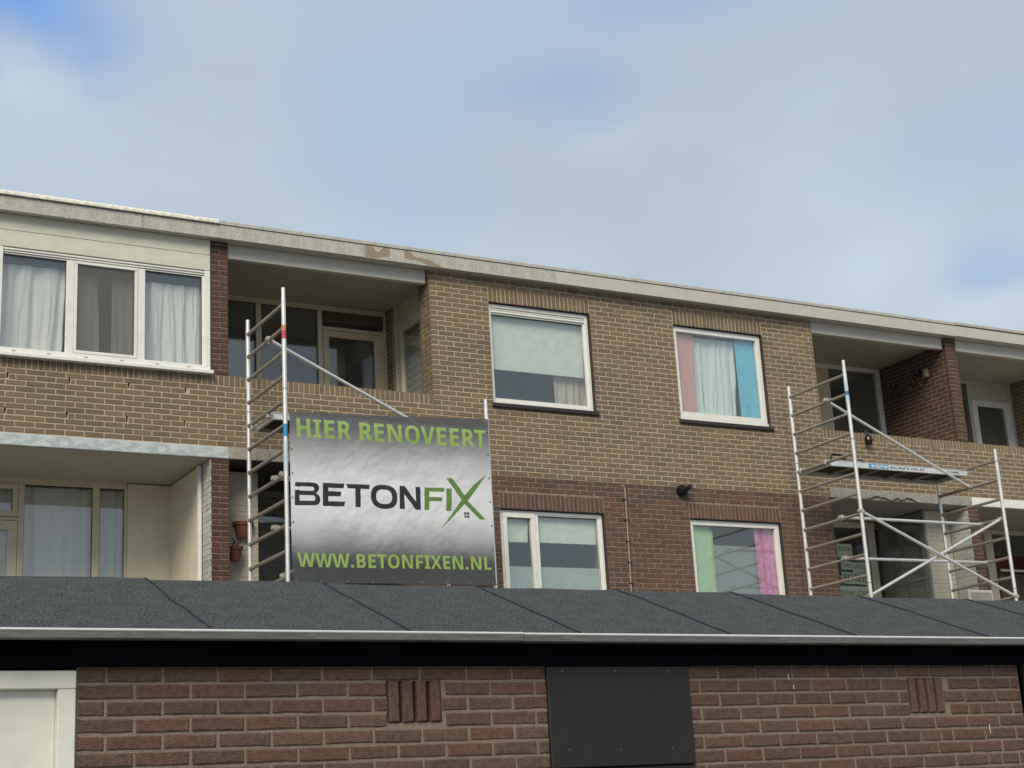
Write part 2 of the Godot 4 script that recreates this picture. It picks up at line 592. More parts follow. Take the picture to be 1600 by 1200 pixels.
func side_pane(parent: Node3D, x: float, y0: float, y1: float, z0: float, z1: float) -> void:
	for q in [["pane", x], ["inner_pane", x + 0.018]]:
		var mb := MB.new()
		mb.box(q[1], q[1] + 0.004, y0, y1, z0, z1)
		part(parent, q[0], mb, M.pane)

func curtain(called: String, label: String, category: String, x0: float, x1: float, y0: float, y1: float, z: float, folds: float, amp: float, m: Material, sd: int, group := "", lean := 0.0, lean2 := 0.0) -> void:
	var f := noise(1.0, 3, FastNoiseLite.TYPE_SIMPLEX_SMOOTH, sd)
	var mb := MB.new()
	mb.sheet(int(maxf(40, folds * 14)), 14, func(u, w):
		var gather := lerpf(0.55, 1.0, smoothstep(0.0, 0.5, w))
		var ph: float = folds * (u + 0.16 * f.get_noise_2d(u * 2.2, w * 0.25)) * TAU
		var a: float = amp * gather * (0.75 + 0.6 * f.get_noise_2d(u * 4.0 + 7.0, w * 0.4))
		var s := sin(ph)
		var zz := z + a * (s * 0.7 + 0.3 * sin(ph * 2.0 + 1.0)) + 0.006 * f.get_noise_2d(u * 9.0, w * 5.0)
		var xa: float = x0 + lean * w
		var xb: float = x1 + lean2 * w
		return Vector3(lerpf(xa, xb, u) + a * 0.3 * cos(ph), lerpf(y1, y0, w), zz))
	single(called, label, category, mb, m, group)

func hung_sheet(called: String, label: String, category: String, corners: Array, z: float, m: Material, sd: int, amp := 0.006) -> void:
	# corners: top left, top right, bottom right, bottom left as Vector2
	var f := noise(1.0, 3, FastNoiseLite.TYPE_SIMPLEX_SMOOTH, sd)
	var mb := MB.new()
	for back in [0.0, 0.004]:
		mb.sheet(14, 18, func(u, w):
			var a: Vector2 = corners[0].lerp(corners[1], u)
			var b: Vector2 = corners[3].lerp(corners[2], u)
			var p := a.lerp(b, w)
			return Vector3(p.x, p.y, z - back + amp * f.get_noise_2d(u * 2.5, w * 2.0)))
	single(called, label, category, mb, m)

func room(x0: float, x1: float, y0: float, y1: float, z0: float, z1: float, m: Material) -> MB:
	# plaster lining seen from inside: five sides with thickness, open towards the street
	var mb := MB.new()
	mb.box(x0, x1, y0, y1, z0 - 0.1, z0)
	mb.box(x0 - 0.1, x0, y0 - 0.1, y1 + 0.1, z0, z1)
	mb.box(x1, x1 + 0.1, y0 - 0.1, y1 + 0.1, z0, z1)
	mb.box(x0, x1, y0 - 0.1, y0, z0, z1)
	mb.box(x0, x1, y1, y1 + 0.1, z0, z1)
	return mb


# ---------------------------------------------------------------- sky
func make_sky() -> Sky:
	var w := 2048
	var h := 1024
	var big := noise(1.7, 5, FastNoiseLite.TYPE_SIMPLEX_SMOOTH, 21)
	var low := noise(0.9, 3, FastNoiseLite.TYPE_SIMPLEX_SMOOTH, 23)
	var fine := noise(5.5, 5, FastNoiseLite.TYPE_SIMPLEX_SMOOTH, 22)
	var data := PackedFloat32Array()
	data.resize(w * h * 3)
	# blue gaps and bright heads of cloud: azimuth, elevation, width, height, strength
	var gaps := [[0.165, 0.525, 0.07, 0.038, 1.15], [0.225, 0.488, 0.045, 0.022, 0.55], [0.565, 0.458, 0.05, 0.022, 0.36], [0.842, 0.315, 0.038, 0.022, 0.38], [0.855, 0.385, 0.07, 0.03, 0.22], [0.65, 0.51, 0.07, 0.02, 0.3]]
	var heads := [[0.195, 0.462, 0.035, 0.018, 0.5], [0.23, 0.405, 0.1, 0.045, 0.45], [0.4, 0.36, 0.14, 0.03, 0.25], [0.748, 0.325, 0.045, 0.025, 0.55], [0.6, 0.431, 0.05, 0.014, 0.3], [0.83, 0.29, 0.04, 0.012, 0.4]]
	for j in h:
		var th := PI * (j + 0.5) / h
		var sy := cos(th)
		var el := PI / 2 - th
		var sr := sin(th)
		for i in w:
			var az := TAU * (i + 0.5) / w
			if az > PI:
				az -= TAU
			var c: Color
			if sy < -0.02:
				c = Color(0.2, 0.2, 0.19)
			else:
				var d := Vector3(sin(az) * sr, sy, -cos(az) * sr)
				var q := Vector3(d.x, d.y * 1.6, d.z)
				var wx := fine.get_noise_3d(d.x * 0.7, d.y, d.z * 0.7)
				var n1 := big.get_noise_3d(q.x * 2.0 + wx * 0.12, q.y * 2.0, q.z * 2.0)
				var n2 := low.get_noise_3d(q.x * 1.5, q.y * 1.5, q.z * 1.5)
				var n3 := fine.get_noise_3d(q.x * 1.3, q.y * 1.6, q.z * 1.3)
				var blue := clampf(0.01 + 0.24 * n1 + 0.3 * n2 + 0.1 * n3, 0.0, 0.8)
				var light := 0.5 * n1 - 0.35 * n2 + 0.22 * n3
				if absf(az - 0.52) < 0.6 and el < 0.75:
					for g in gaps:
						var gx: float = (az - g[0] + 0.02 * wx) / g[2]
						var gy: float = (el - g[1] + 0.02 * n3) / g[3]
						blue += g[4] * exp(-(gx * gx + gy * gy)) * (0.85 + 0.5 * n3)
					for g in heads:
						var gx: float = (az - g[0] + 0.025 * wx) / g[2]
						var gy: float = (el - g[1] + 0.02 * n3) / g[3]
						var s: float = g[4] * exp(-(gx * gx + gy * gy))
						light += s
						blue -= 0.4 * s
				blue = clampf(blue, 0.0, 1.0)
				var hz := clampf(1.0 - sy / 0.45, 0.0, 1.0)
				var cl := Color(0.455, 0.548, 0.66).lerp(Color(0.585, 0.675, 0.735), hz * 0.9)
				cl = cl * (1.0 + 0.2 * light)
				c = cl.lerp(Color(0.125, 0.34, 0.8), blue * 0.92)
			var p := (j * w + i) * 3
			data[p] = c.r
			data[p + 1] = c.g
			data[p + 2] = c.b
	var im := Image.create_from_data(w, h, false, Image.FORMAT_RGBF, data.to_byte_array())
	var pm := PanoramaSkyMaterial.new()
	pm.panorama = ImageTexture.create_from_image(im)
	var s := Sky.new()
	s.sky_material = pm
	return s


# ---------------------------------------------------------------- the picture printed on the banner
const BX0 := 6.0
const BX1 := 8.52
const BY0 := 4.2
const BY1 := 6.24
const BPX := 460.0

func fill_poly(px: PackedFloat32Array, w: int, h: int, pts: Array, col: Color) -> void:
	# pts in metres on the banner
	var y_min := 1e9
	var y_max := -1e9
	var q := []
	for p in pts:
		var s := Vector2((p.x - BX0) * BPX, (BY1 - p.y) * BPX)
		q.append(s)
		y_min = minf(y_min, s.y)
		y_max = maxf(y_max, s.y)
	for yy in range(maxi(0, int(y_min)), mini(h - 1, int(y_max)) + 1):
		var yc := yy + 0.5
		var xs := []
		for i in q.size():
			var a: Vector2 = q[i]
			var b: Vector2 = q[(i + 1) % q.size()]
			if (a.y <= yc) != (b.y <= yc):
				xs.append(a.x + (yc - a.y) / (b.y - a.y) * (b.x - a.x))
		xs.sort()
		for i in range(0, xs.size() - 1, 2):
			for xx in range(maxi(0, int(round(xs[i]))), mini(w, int(round(xs[i + 1])))):
				var p := (yy * w + xx) * 3
				px[p] = col.r
				px[p + 1] = col.g
				px[p + 2] = col.b

func print_text(px: PackedFloat32Array, w: int, h: int, words: String, tl: Vector2, trr: Vector2, bl: Vector2, col: Color) -> void:
	var tm := TextMesh.new()
	var f := SystemFont.new()
	f.font_names = PackedStringArray(["Droid Sans"])
	f.font_weight = 700
	tm.font = f
	tm.text = words
	tm.font_size = 96
	tm.pixel_size = 0.01
	tm.depth = 0.0
	var a := tm.surface_get_arrays(0)
	var vs: PackedVector3Array = a[Mesh.ARRAY_VERTEX]
	var id: PackedInt32Array = a[Mesh.ARRAY_INDEX] if a[Mesh.ARRAY_INDEX] != null else PackedInt32Array(range(vs.size()))
	var b := tm.get_aabb()
	for t in range(0, id.size() - 2, 3):
		var pts := []
		for e in 3:
			var p := vs[id[t + e]]
			var u := (p.x - b.position.x) / b.size.x
			var y := 1.0 - (p.y - b.position.y) / b.size.y
			pts.append(tl + (trr - tl) * u + (bl - tl) * y)
		fill_poly(px, w, h, pts, col)

func ellipse(cx: float, cy: float, rx: float, ry: float, p := 2.0) -> Array:
	var out := []
	for i in 48:
		var f := TAU * i / 48
		out.append(Vector2(cx + rx * signf(cos(f)) * pow(absf(cos(f)), 2.0 / p), cy + ry * signf(sin(f)) * pow(absf(sin(f)), 2.0 / p)))
	return out

func banner_print() -> ImageTexture:
	var w := int((BX1 - BX0) * BPX)
	var h := int((BY1 - BY0) * BPX)
	var px := PackedFloat32Array()
	px.resize(w * h * 3)
	var f := noise(0.004, 3, FastNoiseLite.TYPE_SIMPLEX_SMOOTH, 31)
	for j in h:
		var y := BY1 - j / BPX
		for i in w:
			var x := BX0 + i / BPX
			# the printed ground runs from charcoal at the hems to white across the middle
			var t := (y - 4.24 - (x - 6.0) * 0.02) / 1.93 + 0.02 * f.get_noise_2d(i, j)
			var g := 0.0
			if t > 0.5:
				g = 0.085 + 0.68 * (1.0 - smoothstep(0.52, 0.97, t))
			else:
				g = 0.06 + 0.7 * smoothstep(0.08, 0.42, t)
			var p := (j * w + i) * 3
			px[p] = g * 0.96
			px[p + 1] = g
			px[p + 2] = g * 1.06
	var paper := func(y: float) -> Color:
		var t := (y - 4.27) / 1.93
		var g := 0.085 + 0.68 * (1.0 - smoothstep(0.52, 0.97, t)) if t > 0.5 else 0.06 + 0.7 * smoothstep(0.08, 0.42, t)
		return Color(g * 0.96, g, g * 1.06)
	var lime := Color(0.3, 0.47, 0.1)
	var ink := Color(0.022, 0.024, 0.028)
	var green := Color(0.115, 0.24, 0.045)
	print_text(px, w, h, "HIER RENOVEERT", Vector2(6.111, 6.047), Vector2(8.462, 6.079), Vector2(6.115, 5.833), lime)
	print_text(px, w, h, "WWW.BETONFIXEN.NL", Vector2(6.09, 4.553), Vector2(8.448, 4.585), Vector2(6.095, 4.397), lime)
	# BETONFIX mark
	var y0 := 5.075
	var y1 := 5.335
	# B: two bowls with the upper bar running out to the left
	fill_poly(px, w, h, [Vector2(6.088, 5.327), Vector2(6.29, 5.332), Vector2(6.335, 5.322), Vector2(6.358, 5.295), Vector2(6.36, 5.26), Vector2(6.34, 5.228), Vector2(6.322, 5.216), Vector2(6.35, 5.2), Vector2(6.372, 5.168), Vector2(6.37, 5.125), Vector2(6.35, 5.094), Vector2(6.312, 5.078), Vector2(6.074, 5.068), Vector2(6.078, 5.235), Vector2(6.13, 5.245), Vector2(6.13, 5.272), Vector2(6.075, 5.285)], ink)
	fill_poly(px, w, h, [Vector2(6.13, 5.282), Vector2(6.29, 5.284), Vector2(6.302, 5.27), Vector2(6.302, 5.252), Vector2(6.29, 5.238), Vector2(6.13, 5.236)], paper.call(5.26))
	fill_poly(px, w, h, [Vector2(6.13, 5.186), Vector2(6.3, 5.188), Vector2(6.313, 5.17), Vector2(6.313, 5.145), Vector2(6.3, 5.128), Vector2(6.13, 5.122)], paper.call(5.15))
	# E
	fill_poly(px, w, h, [Vector2(6.406, 5.336), Vector2(6.666, 5.34), Vector2(6.65, 5.286), Vector2(6.468, 5.283), Vector2(6.468, 5.245), Vector2(6.625, 5.247), Vector2(6.61, 5.193), Vector2(6.468, 5.19), Vector2(6.468, 5.134), Vector2(6.665, 5.137), Vector2(6.65, 5.081), Vector2(6.4, 5.077)], ink)
	# T
	fill_poly(px, w, h, [Vector2(6.684, 5.34), Vector2(6.962, 5.343), Vector2(6.957, 5.292), Vector2(6.852, 5.291), Vector2(6.846, 5.082), Vector2(6.783, 5.081), Vector2(6.789, 5.29), Vector2(6.7, 5.289)], ink)
	# O
	fill_poly(px, w, h, ellipse(7.135, 5.216, 0.16, 0.137, 2.5), ink)
	fill_poly(px, w, h, ellipse(7.135, 5.216, 0.097, 0.083, 2.5), paper.call(5.21))
	# N
	fill_poly(px, w, h, [Vector2(7.331, 5.352), Vector2(7.393, 5.354), Vector2(7.53, 5.18), Vector2(7.53, 5.352), Vector2(7.592, 5.353), Vector2(7.586, 5.09), Vector2(7.52, 5.088), Vector2(7.384, 5.262), Vector2(7.384, 5.087), Vector2(7.321, 5.086)], ink)
	# F I
	fill_poly(px, w, h, [Vector2(7.644, 5.352), Vector2(7.89, 5.357), Vector2(7.884, 5.311), Vector2(7.7, 5.307), Vector2(7.698, 5.243), Vector2(7.858, 5.245), Vector2(7.854, 5.2), Vector2(7.697, 5.197), Vector2(7.692, 5.093), Vector2(7.632, 5.09)], green)
	fill_poly(px, w, h, [Vector2(7.914, 5.349), Vector2(7.981, 5.353), Vector2(7.968, 5.092), Vector2(7.901, 5.089)], green)
	# X with a long thin stroke and the little window under it
	fill_poly(px, w, h, [Vector2(7.915, 5.474), Vector2(7.991, 5.478), Vector2(8.14, 5.288), Vector2(8.189, 5.212), Vector2(8.405, 5.013), Vector2(8.33, 5.01), Vector2(8.13, 5.19), Vector2(8.06, 5.285)], green)
	fill_poly(px, w, h, [Vector2(8.451, 5.55), Vector2(8.31, 5.37), Vector2(8.2, 5.24), Vector2(8.05, 5.09), Vector2(7.829, 4.877), Vector2(7.94, 5.02), Vector2(8.06, 5.17), Vector2(8.145, 5.283), Vector2(8.28, 5.42)], green)
	for a in [0, 1]:
		for b in [0, 1]:
			var x: float = 8.13 + a * 0.036
			var y: float = 5.02 + b * 0.036
			fill_poly(px, w, h, [Vector2(x, y), Vector2(x + 0.029, y), Vector2(x + 0.029, y + 0.029), Vector2(x, y + 0.029)], Color(0.06, 0.075, 0.07))
	var bytes := PackedByteArray()
	bytes.resize(w * h * 3)
	var lut := PackedByteArray()
	for i in 1025:
		lut.append(int(round(Color(i / 1024.0, 0, 0).linear_to_srgb().r * 255.0)))
	for i in w * h * 3:
		bytes[i] = lut[int(clampf(px[i], 0.0, 1.0) * 1024.0)]
	return ImageTexture.create_from_image(Image.create_from_data(w, h, false, Image.FORMAT_RGB8, bytes))


func _ready() -> void:
	rng.seed = 4711
	# camera
	var yaw := 0.51715547
	var pitch := 0.27606945
	var roll := -0.05816666
	var fwd := Vector3(sin(yaw) * cos(pitch), sin(pitch), -cos(yaw) * cos(pitch))
	var rt := Vector3(cos(yaw), 0, sin(yaw))
	var upv := rt.cross(fwd)
	var cam := Camera3D.new()
	cam.name = "camera"
	add_child(cam)
	cam.transform = Transform3D(Basis(rt * cos(roll) + upv * sin(roll), upv * cos(roll) - rt * sin(roll), -fwd), EYE)
	cam.fov = rad_to_deg(2.0 * atan(600.0 / 2437.19))
	cam.far = 600.0
	cam.current = true
	# sky, exposure and the soft light of a thinly clouded sun behind the photographer's left shoulder
	var env := Environment.new()
	env.background_mode = Environment.BG_SKY
	env.sky = make_sky()
	env.background_energy_multiplier = 0.5
	env.tonemap_mode = Environment.TONE_MAPPER_LINEAR
	env.tonemap_exposure = 2.0
	env.sdfgi_enabled = true
	env.ssao_enabled = true
	env.ssil_enabled = true
	var we := WorldEnvironment.new()
	we.name = "environment"
	we.environment = env
	add_child(we)
	var sun := DirectionalLight3D.new()
	sun.name = "sun"
	add_child(sun)
	sun.light_energy = 0.5
	sun.light_angular_distance = 30.0
	sun.light_color = Color(1.0, 0.94, 0.84)
	sun.shadow_enabled = true
	sun.look_at_from_position(Vector3(-6, 8.0, 7.4), Vector3.ZERO)

	make_materials()
	ground()
	building = thing("apartment_building", "brick apartment block with tan and red masonry, flat roof and recessed balconies", "building", Vector3(11, 0, 0))
	facade()
	roof_edge()
	white_bay()
	main_windows()
	balcony_upper_a()
	balcony_upper_b()
	balcony_lower_a()
	balcony_lower_b()
	balcony_lower_c()
	neighbour_bay()
	wall_fittings()
	share_out_bricks()
	garage_building()
	scaffold_with_banner()
	scaffold_open()
	small_things()


func ground() -> void:
	var mb := MB.new()
	mb.quad(Vector3(-250, 0, 250), Vector3(250, 0, 250), Vector3(250, 0, -250), Vector3(-250, 0, -250))
	structure("ground", mb, M.paving)


# ---------------------------------------------------------------- the apartment building
const PIT := 0.0673
const LEN := 0.221

func facade() -> void:
	# middle wall, with four window openings
	var h1 := [9.496, 11.065, 6.9, 8.327]
	var h2 := [12.462, 14.03, 6.9, 8.327]
	var h3 := [9.496, 11.07, 4.2, 5.53]
	var h4 := [12.462, 14.03, 4.2, 5.53]
	var tan_wall := part(building, "wall", wall_mb(8.632, 14.99, 5.96, 8.66, -0.3, -0.0045, [h1, h2]), M.mortar_tan, "tan brick wall between the balconies")
	var red_wall := part(building, "wall", wall_mb(8.632, 14.99, 0, 5.96, -0.3, -0.0045, [h3, h4]), M.mortar_red, "red brick wall under the tan brickwork")
	var up := [h1, h2, [9.496, 11.065, 8.3, 8.53], [12.462, 14.03, 8.3, 8.53]]
	for r in range(2, 13):
		if r % 2:
			up.append([8.6, 8.62 + LEN / 2, 5.96 + r * PIT + 0.01, 5.96 + (r + 1) * PIT - 0.01])
	lay(tan_wall, Vector3.ZERO, Vector3(1, 0, 0), 8.62, 15.0, 5.96, 8.652, PIT, LEN, TAN, up, 0)
	var dn := [h3, h4, [9.496, 11.07, 5.5, 5.74], [12.462, 14.03, 5.5, 5.74]]
	lay(red_wall, Vector3.ZERO, Vector3(1, 0, 0), 8.62, 15.0, 5.96 - 34 * PIT, 5.96, PIT, LEN, REDDISH, dn, 0, [], -99.0, 0.0115)
	soldiers(tan_wall, Vector3.ZERO, 9.496, 11.065, 8.33, 8.527, 0.066, TAN)
	soldiers(tan_wall, Vector3.ZERO, 12.462, 14.03, 8.33, 8.527, 0.066, TAN)
	soldiers(red_wall, Vector3.ZERO, 9.496, 11.07, 5.533, 5.737, 0.066, REDDISH)
	soldiers(red_wall, Vector3.ZERO, 12.462, 14.03, 5.533, 5.737, 0.066, REDDISH)
	# the return of the middle wall beside the balcony
	var ret := MB.new()
	ret.box(8.626, 8.9, 6.0, 8.66, -0.32, -0.3)
	part(building, "wall", ret, M.mortar_tan)
	var ret_face := MB.new()
	ret_face.box(8.62 + 0.006, 8.7, 6.968, 8.6, -0.32, -0.012)
	var rf := part(building, "wall", ret_face, M.mortar_tan)
	lay(rf, Vector3(8.62, 0, 0), Vector3(0, 0, 1), -0.325, 0.0, 6.968, 6.968 + 24 * PIT, PIT, LEN, TAN, [], 1)
	# parapets of the balconies, with a cap of bricks on edge
	var weeps := []
	for p in [[3.338, 6.751], [4.02, 6.742], [3.323, 6.342], [4.0, 6.342], [4.701, 6.748], [5.372, 6.748], [4.683, 6.34], [5.361, 6.34]]:
		weeps.append([p[0] - 0.012, p[0] + 0.011, p[1] - 0.034, p[1] + 0.034])
	var pa := part(building, "parapet", wall_mb(-4.0, 8.62, 6.088, 6.962, -0.1, -0.0045, weeps), M.mortar_tan)
	var leaf := MB.new()
	leaf.box(-4.0, 8.6, 6.09, 6.95, -0.22, -0.16)
	part(building, "inner_leaf", leaf, M.plaster)
	lay(pa, Vector3.ZERO, Vector3(1, 0, 0), 8.62 - 57 * LEN, 8.62, 6.0946, 6.0946 + 11 * PIT, PIT, LEN, TAN, weeps, 0, [], -99.0, 0.0132, LEN / 2)
	soldiers(pa, Vector3.ZERO, -4.0, 8.62, 6.838, 6.97, 0.068, TAN, 0.0)
	var pb := part(building, "parapet", wall_mb(15.0, 20.705, 6.088, 6.962, -0.2, -0.0045, []), M.mortar_tan)
	lay(pb, Vector3.ZERO, Vector3(1, 0, 0), 15.0, 20.7, 6.0946, 6.0946 + 11 * PIT, PIT, LEN, TAN, [], 1)
	soldiers(pb, Vector3.ZERO, 15.0, 20.7, 6.838, 6.97, 0.068, TAN, 0.006)
	# party walls ending in red brick pillars
	for q in [[5.677, 5.9], [17.70, 17.922]]:
		var up_wall := MB.new()
		up_wall.box(q[0] + 0.006, q[1] - 0.006, 6.968, 8.7, -1.6, -0.006)
		var pw := part(building, "pillar", up_wall, M.mortar_red)
		var lw := MB.new()
		lw.box(q[0] + 0.006, q[1] - 0.006, 0, 5.949, -1.6, -0.006)
		var pl := part(building, "pillar", lw, M.mortar_red)
		for r in 26:
			var yc := 6.968 + (r + 0.5) * 0.0664
			pillar_row(pw, q[0], q[1], yc, r)
		for r in 30:
			pillar_row(pl, q[0], q[1], 5.949 - (r + 0.5) * 0.0664, r)
	# sides of the pillars that face the street corner
	var side := MB.new()
	side.box(17.699, 17.703, 6.968, 8.57, -1.53, -0.05)
	var sw := part(building, "wall", side, M.mortar_red, "red brick side wall of the balcony")
	lay(sw, Vector3(17.694, 0, 0), Vector3(0, 0, 1), -1.53, -0.004, 6.968, 6.968 + 24 * 0.0664, 0.0664, LEN, RED, [], 0)
	var side_b := MB.new()
	side_b.box(17.699, 17.703, 3.0, 5.94, -0.42, -0.03)
	var swb := part(building, "wall", side_b, M.mortar_white, "whitewashed brick side of the pillar")
	lay(swb, Vector3(17.694, 0, 0), Vector3(0, 0, 1), -0.42, -0.004, 5.94 - 30 * 0.0664, 5.94, 0.0664, LEN, PALE, [], 0, [], -99.0, 0.008)
	var side_c := MB.new()
	side_c.box(5.676, 5.68, 3.0, 5.94, -0.31, -0.03)
	var swc := part(building, "wall", side_c, M.mortar_white, "whitewashed brick side of the pillar")
	lay(swc, Vector3(5.671, 0, 0), Vector3(0, 0, 1), -0.31, -0.004, 5.94 - 30 * 0.0664, 5.94, 0.0664, LEN, PALE, [], 0, [], -99.0, 0.008)
	# concrete floor slabs with differently painted edges
	var sa := MB.new()
	sa.cbox(-4.0, 5.895, 5.949, 6.086, -1.62, 0.006, 0.006)
	part(building, "floor_slab", sa, M.concrete_blue, "pale blue painted slab edge with peeling paint")
	var sb := MB.new()
	sb.cbox(5.899, 8.615, 5.949, 6.084, -1.62, 0.0, 0.006)
	part(building, "floor_slab", sb, M.concrete_pale)
	var sc := spalled_slab(15.005, 17.81, 5.952, 6.086)
	part(building, "floor_slab", sc, M.concrete, "grey slab edge with spalled concrete")
	var sd := MB.new()
	sd.cbox(17.814, 20.695, 5.952, 6.086, -1.62, 0.006, 0.006)
	part(building, "floor_slab", sd, M.white_paint, "bright white painted slab edge")

func pillar_row(wall: Node3D, x0: float, x1: float, yc: float, r: int) -> void:
	var w := x1 - x0
	if r % 2:
		for s in [0.25, 0.75]:
			laid.append([wall, Vector3(x0 + w * s, yc, rng.randf_range(-0.002, 0.002)), Vector3(1, 0, 0), UP, snappedf(w / 2 - 0.01, 0.002), 0.054, tone(RED)])
	else:
		laid.append([wall, Vector3(x0 + w / 2, yc, rng.randf_range(-0.002, 0.002)), Vector3(1, 0, 0), UP, snappedf(w, 0.002), 0.054, tone(RED)])

func spalled_slab(x0: float, x1: float, y0: float, y1: float) -> MB:
	# the lower edge has broken away in the middle
	var f := noise(2.6, 4, FastNoiseLite.TYPE_SIMPLEX_SMOOTH, 41)
	var mb := MB.new()
	var nx := 90
	var low := func(x: float) -> float:
		var in_it := smoothstep(15.35, 15.6, x) * (1.0 - smoothstep(16.6, 16.75, x))
		return y0 + in_it * clampf(0.03 + 0.085 * f.get_noise_1d(x * 1.0), 0.0, 0.075)
	for i in nx:
		var a := lerpf(x0, x1, float(i) / nx)
		var b := lerpf(x0, x1, float(i + 1) / nx)
		var la: float = low.call(a)
		var lb: float = low.call(b)
		mb.quad(Vector3(a, la, 0), Vector3(b, lb, 0), Vector3(b, y1, 0), Vector3(a, y1, 0))
		mb.quad(Vector3(a, la, -0.03), Vector3(b, lb, -0.03), Vector3(b, lb, 0), Vector3(a, la, 0))
		mb.quad(Vector3(a, y0, -0.035), Vector3(b, y0, -0.035), Vector3(b, lb + 0.001, -0.03), Vector3(a, la + 0.001, -0.03))
	mb.quad(Vector3(x0, y0, -1.6), Vector3(x1, y0, -1.6), Vector3(x1, y0, -0.035), Vector3(x0, y0, -0.035))
	mb.quad(Vector3(x0, y1, 0), Vector3(x1, y1, 0), Vector3(x1, y1, -1.6), Vector3(x0, y1, -1.6))
	mb.quad(Vector3(x0, y0, -1.6), Vector3(x0, y0, 0), Vector3(x0, y1, 0), Vector3(x0, y1, -1.6))
	return mb

func roof_edge() -> void:
	var roof := MB.new()
	roof.box(-4.2, 30.2, 8.7, 8.845, -9.0, 0.115)
	part(building, "roof", roof, M.concrete)
	var joints := [-4.2, 0.9, 4.807, 7.67, 10.48, 11.788, 14.582, 17.83, 30.2]
	for i in joints.size() - 1:
		var mb := MB.new()
		var dy := [0.0, 0.0, 0.004, 0.0, -0.002, 0.0, 0.0, 0.006][i] as float
		mb.cbox(joints[i] + 0.003, joints[i + 1] - 0.003, 8.655 + dy, 8.829, 0.118, 0.14, 0.003)
		part(building, "fascia_panel", mb, M.fascia if i < 4 else M.fascia_clean)
	# bare brownish filler where the coating has come off one panel
	var patch := MB.new()
	patch.col = Color(1, 1, 1)
	var f := noise(3.0, 4, FastNoiseLite.TYPE_SIMPLEX_SMOOTH, 52)
	for i in 60:
		var a := 7.68 + 1.16 * i / 60.0
		var b := 7.68 + 1.16 * (i + 1) / 60.0
		var tops := []
		var bots := []
		for x in [a, b]:
			var u: float = (x - 7.68) / 1.16
			var t := 8.828 - 0.035 * smoothstep(0.06, 0.14, u) * (1.0 - smoothstep(0.14, 0.22, u)) * 2.0 - smoothstep(0.5, 0.62, u) * 0.075 - smoothstep(0.7, 1.0, u) * 0.09 + 0.012 * f.get_noise_1d(x * 4.0)
			var bo := 8.665 + 0.05 * smoothstep(0.08, 0.3, u) * (1.0 - smoothstep(0.58, 0.78, u)) + 0.01 * f.get_noise_1d(x * 3.0 + 9.0)
			tops.append(clampf(t, 8.66, 8.829))
			bots.append(minf(bo, clampf(t, 8.66, 8.829)))
		if i in range(17, 28):
			continue
		patch.quad(Vector3(a, bots[0], 0.1412), Vector3(b, bots[1], 0.1412), Vector3(b, tops[1], 0.1412), Vector3(a, tops[0], 0.1412))
	part(building, "bare_patch", patch, M.brown_patch)
	# metal roof trim, slanted, in two runs; the one at the far end sits a little higher
	for q in [[5.735, 17.83, 0.0], [17.833, 30.2, 0.012]]:
		var tr := MB.new()
		var y: float = 8.84 + q[2]
		var p := [Vector2(0.15, y), Vector2(0.149, y + 0.04), Vector2(0.135, y + 0.05), Vector2(0.05, y + 0.05), Vector2(0.05, y)]
		extrude_x(tr, q[0], q[1], p)
		part(building, "roof_trim", tr, M.trim)
	var br := MB.new()
	extrude_x(br, -4.2, 5.731, [Vector2(0.17, 8.84), Vector2(0.168, 8.868), Vector2(0.13, 8.905), Vector2(0.05, 8.905), Vector2(0.05, 8.84)])
	part(building, "roof_trim", br, M.sunlit_trim, "new cream roof trim, sunlight put into its bright colour")
	# soffit under the roof edge
	var so := MB.new()
	so.box(-4.2, 30.2, 8.668, 8.694, -0.2, 0.116)
	part(building, "soffit", so, M.beam)
	# beams over the balcony openings
	for q in [[5.905, 8.6], [15.004, 17.672], [17.926, 20.69]]:
		var b := MB.new()
		b.cbox(q[0], q[1], 8.482, 8.664, -0.13, -0.045, 0.004)
		part(building, "beam", b, M.beam)

func extrude_x(mb: MB, x0: float, x1: float, prof: Array) -> void:
	for i in prof.size():
		var a: Vector2 = prof[i]
		var b: Vector2 = prof[(i + 1) % prof.size()]
		mb.quad(Vector3(x0, a.y, a.x), Vector3(x1, a.y, a.x), Vector3(x1, b.y, b.x), Vector3(x0, b.y, b.x))
	for e in [[x0, true], [x1, false]]:
		for i in range(1, prof.size() - 1):
			var a := Vector3(e[0], prof[0].y, prof[0].x)
			var b := Vector3(e[0], prof[i].y, prof[i].x)
			var c := Vector3(e[0], prof[i + 1].y, prof[i + 1].x)
			if e[1]:
				mb.tri(a, b, c)
			else:
				mb.tri(a, c, b)

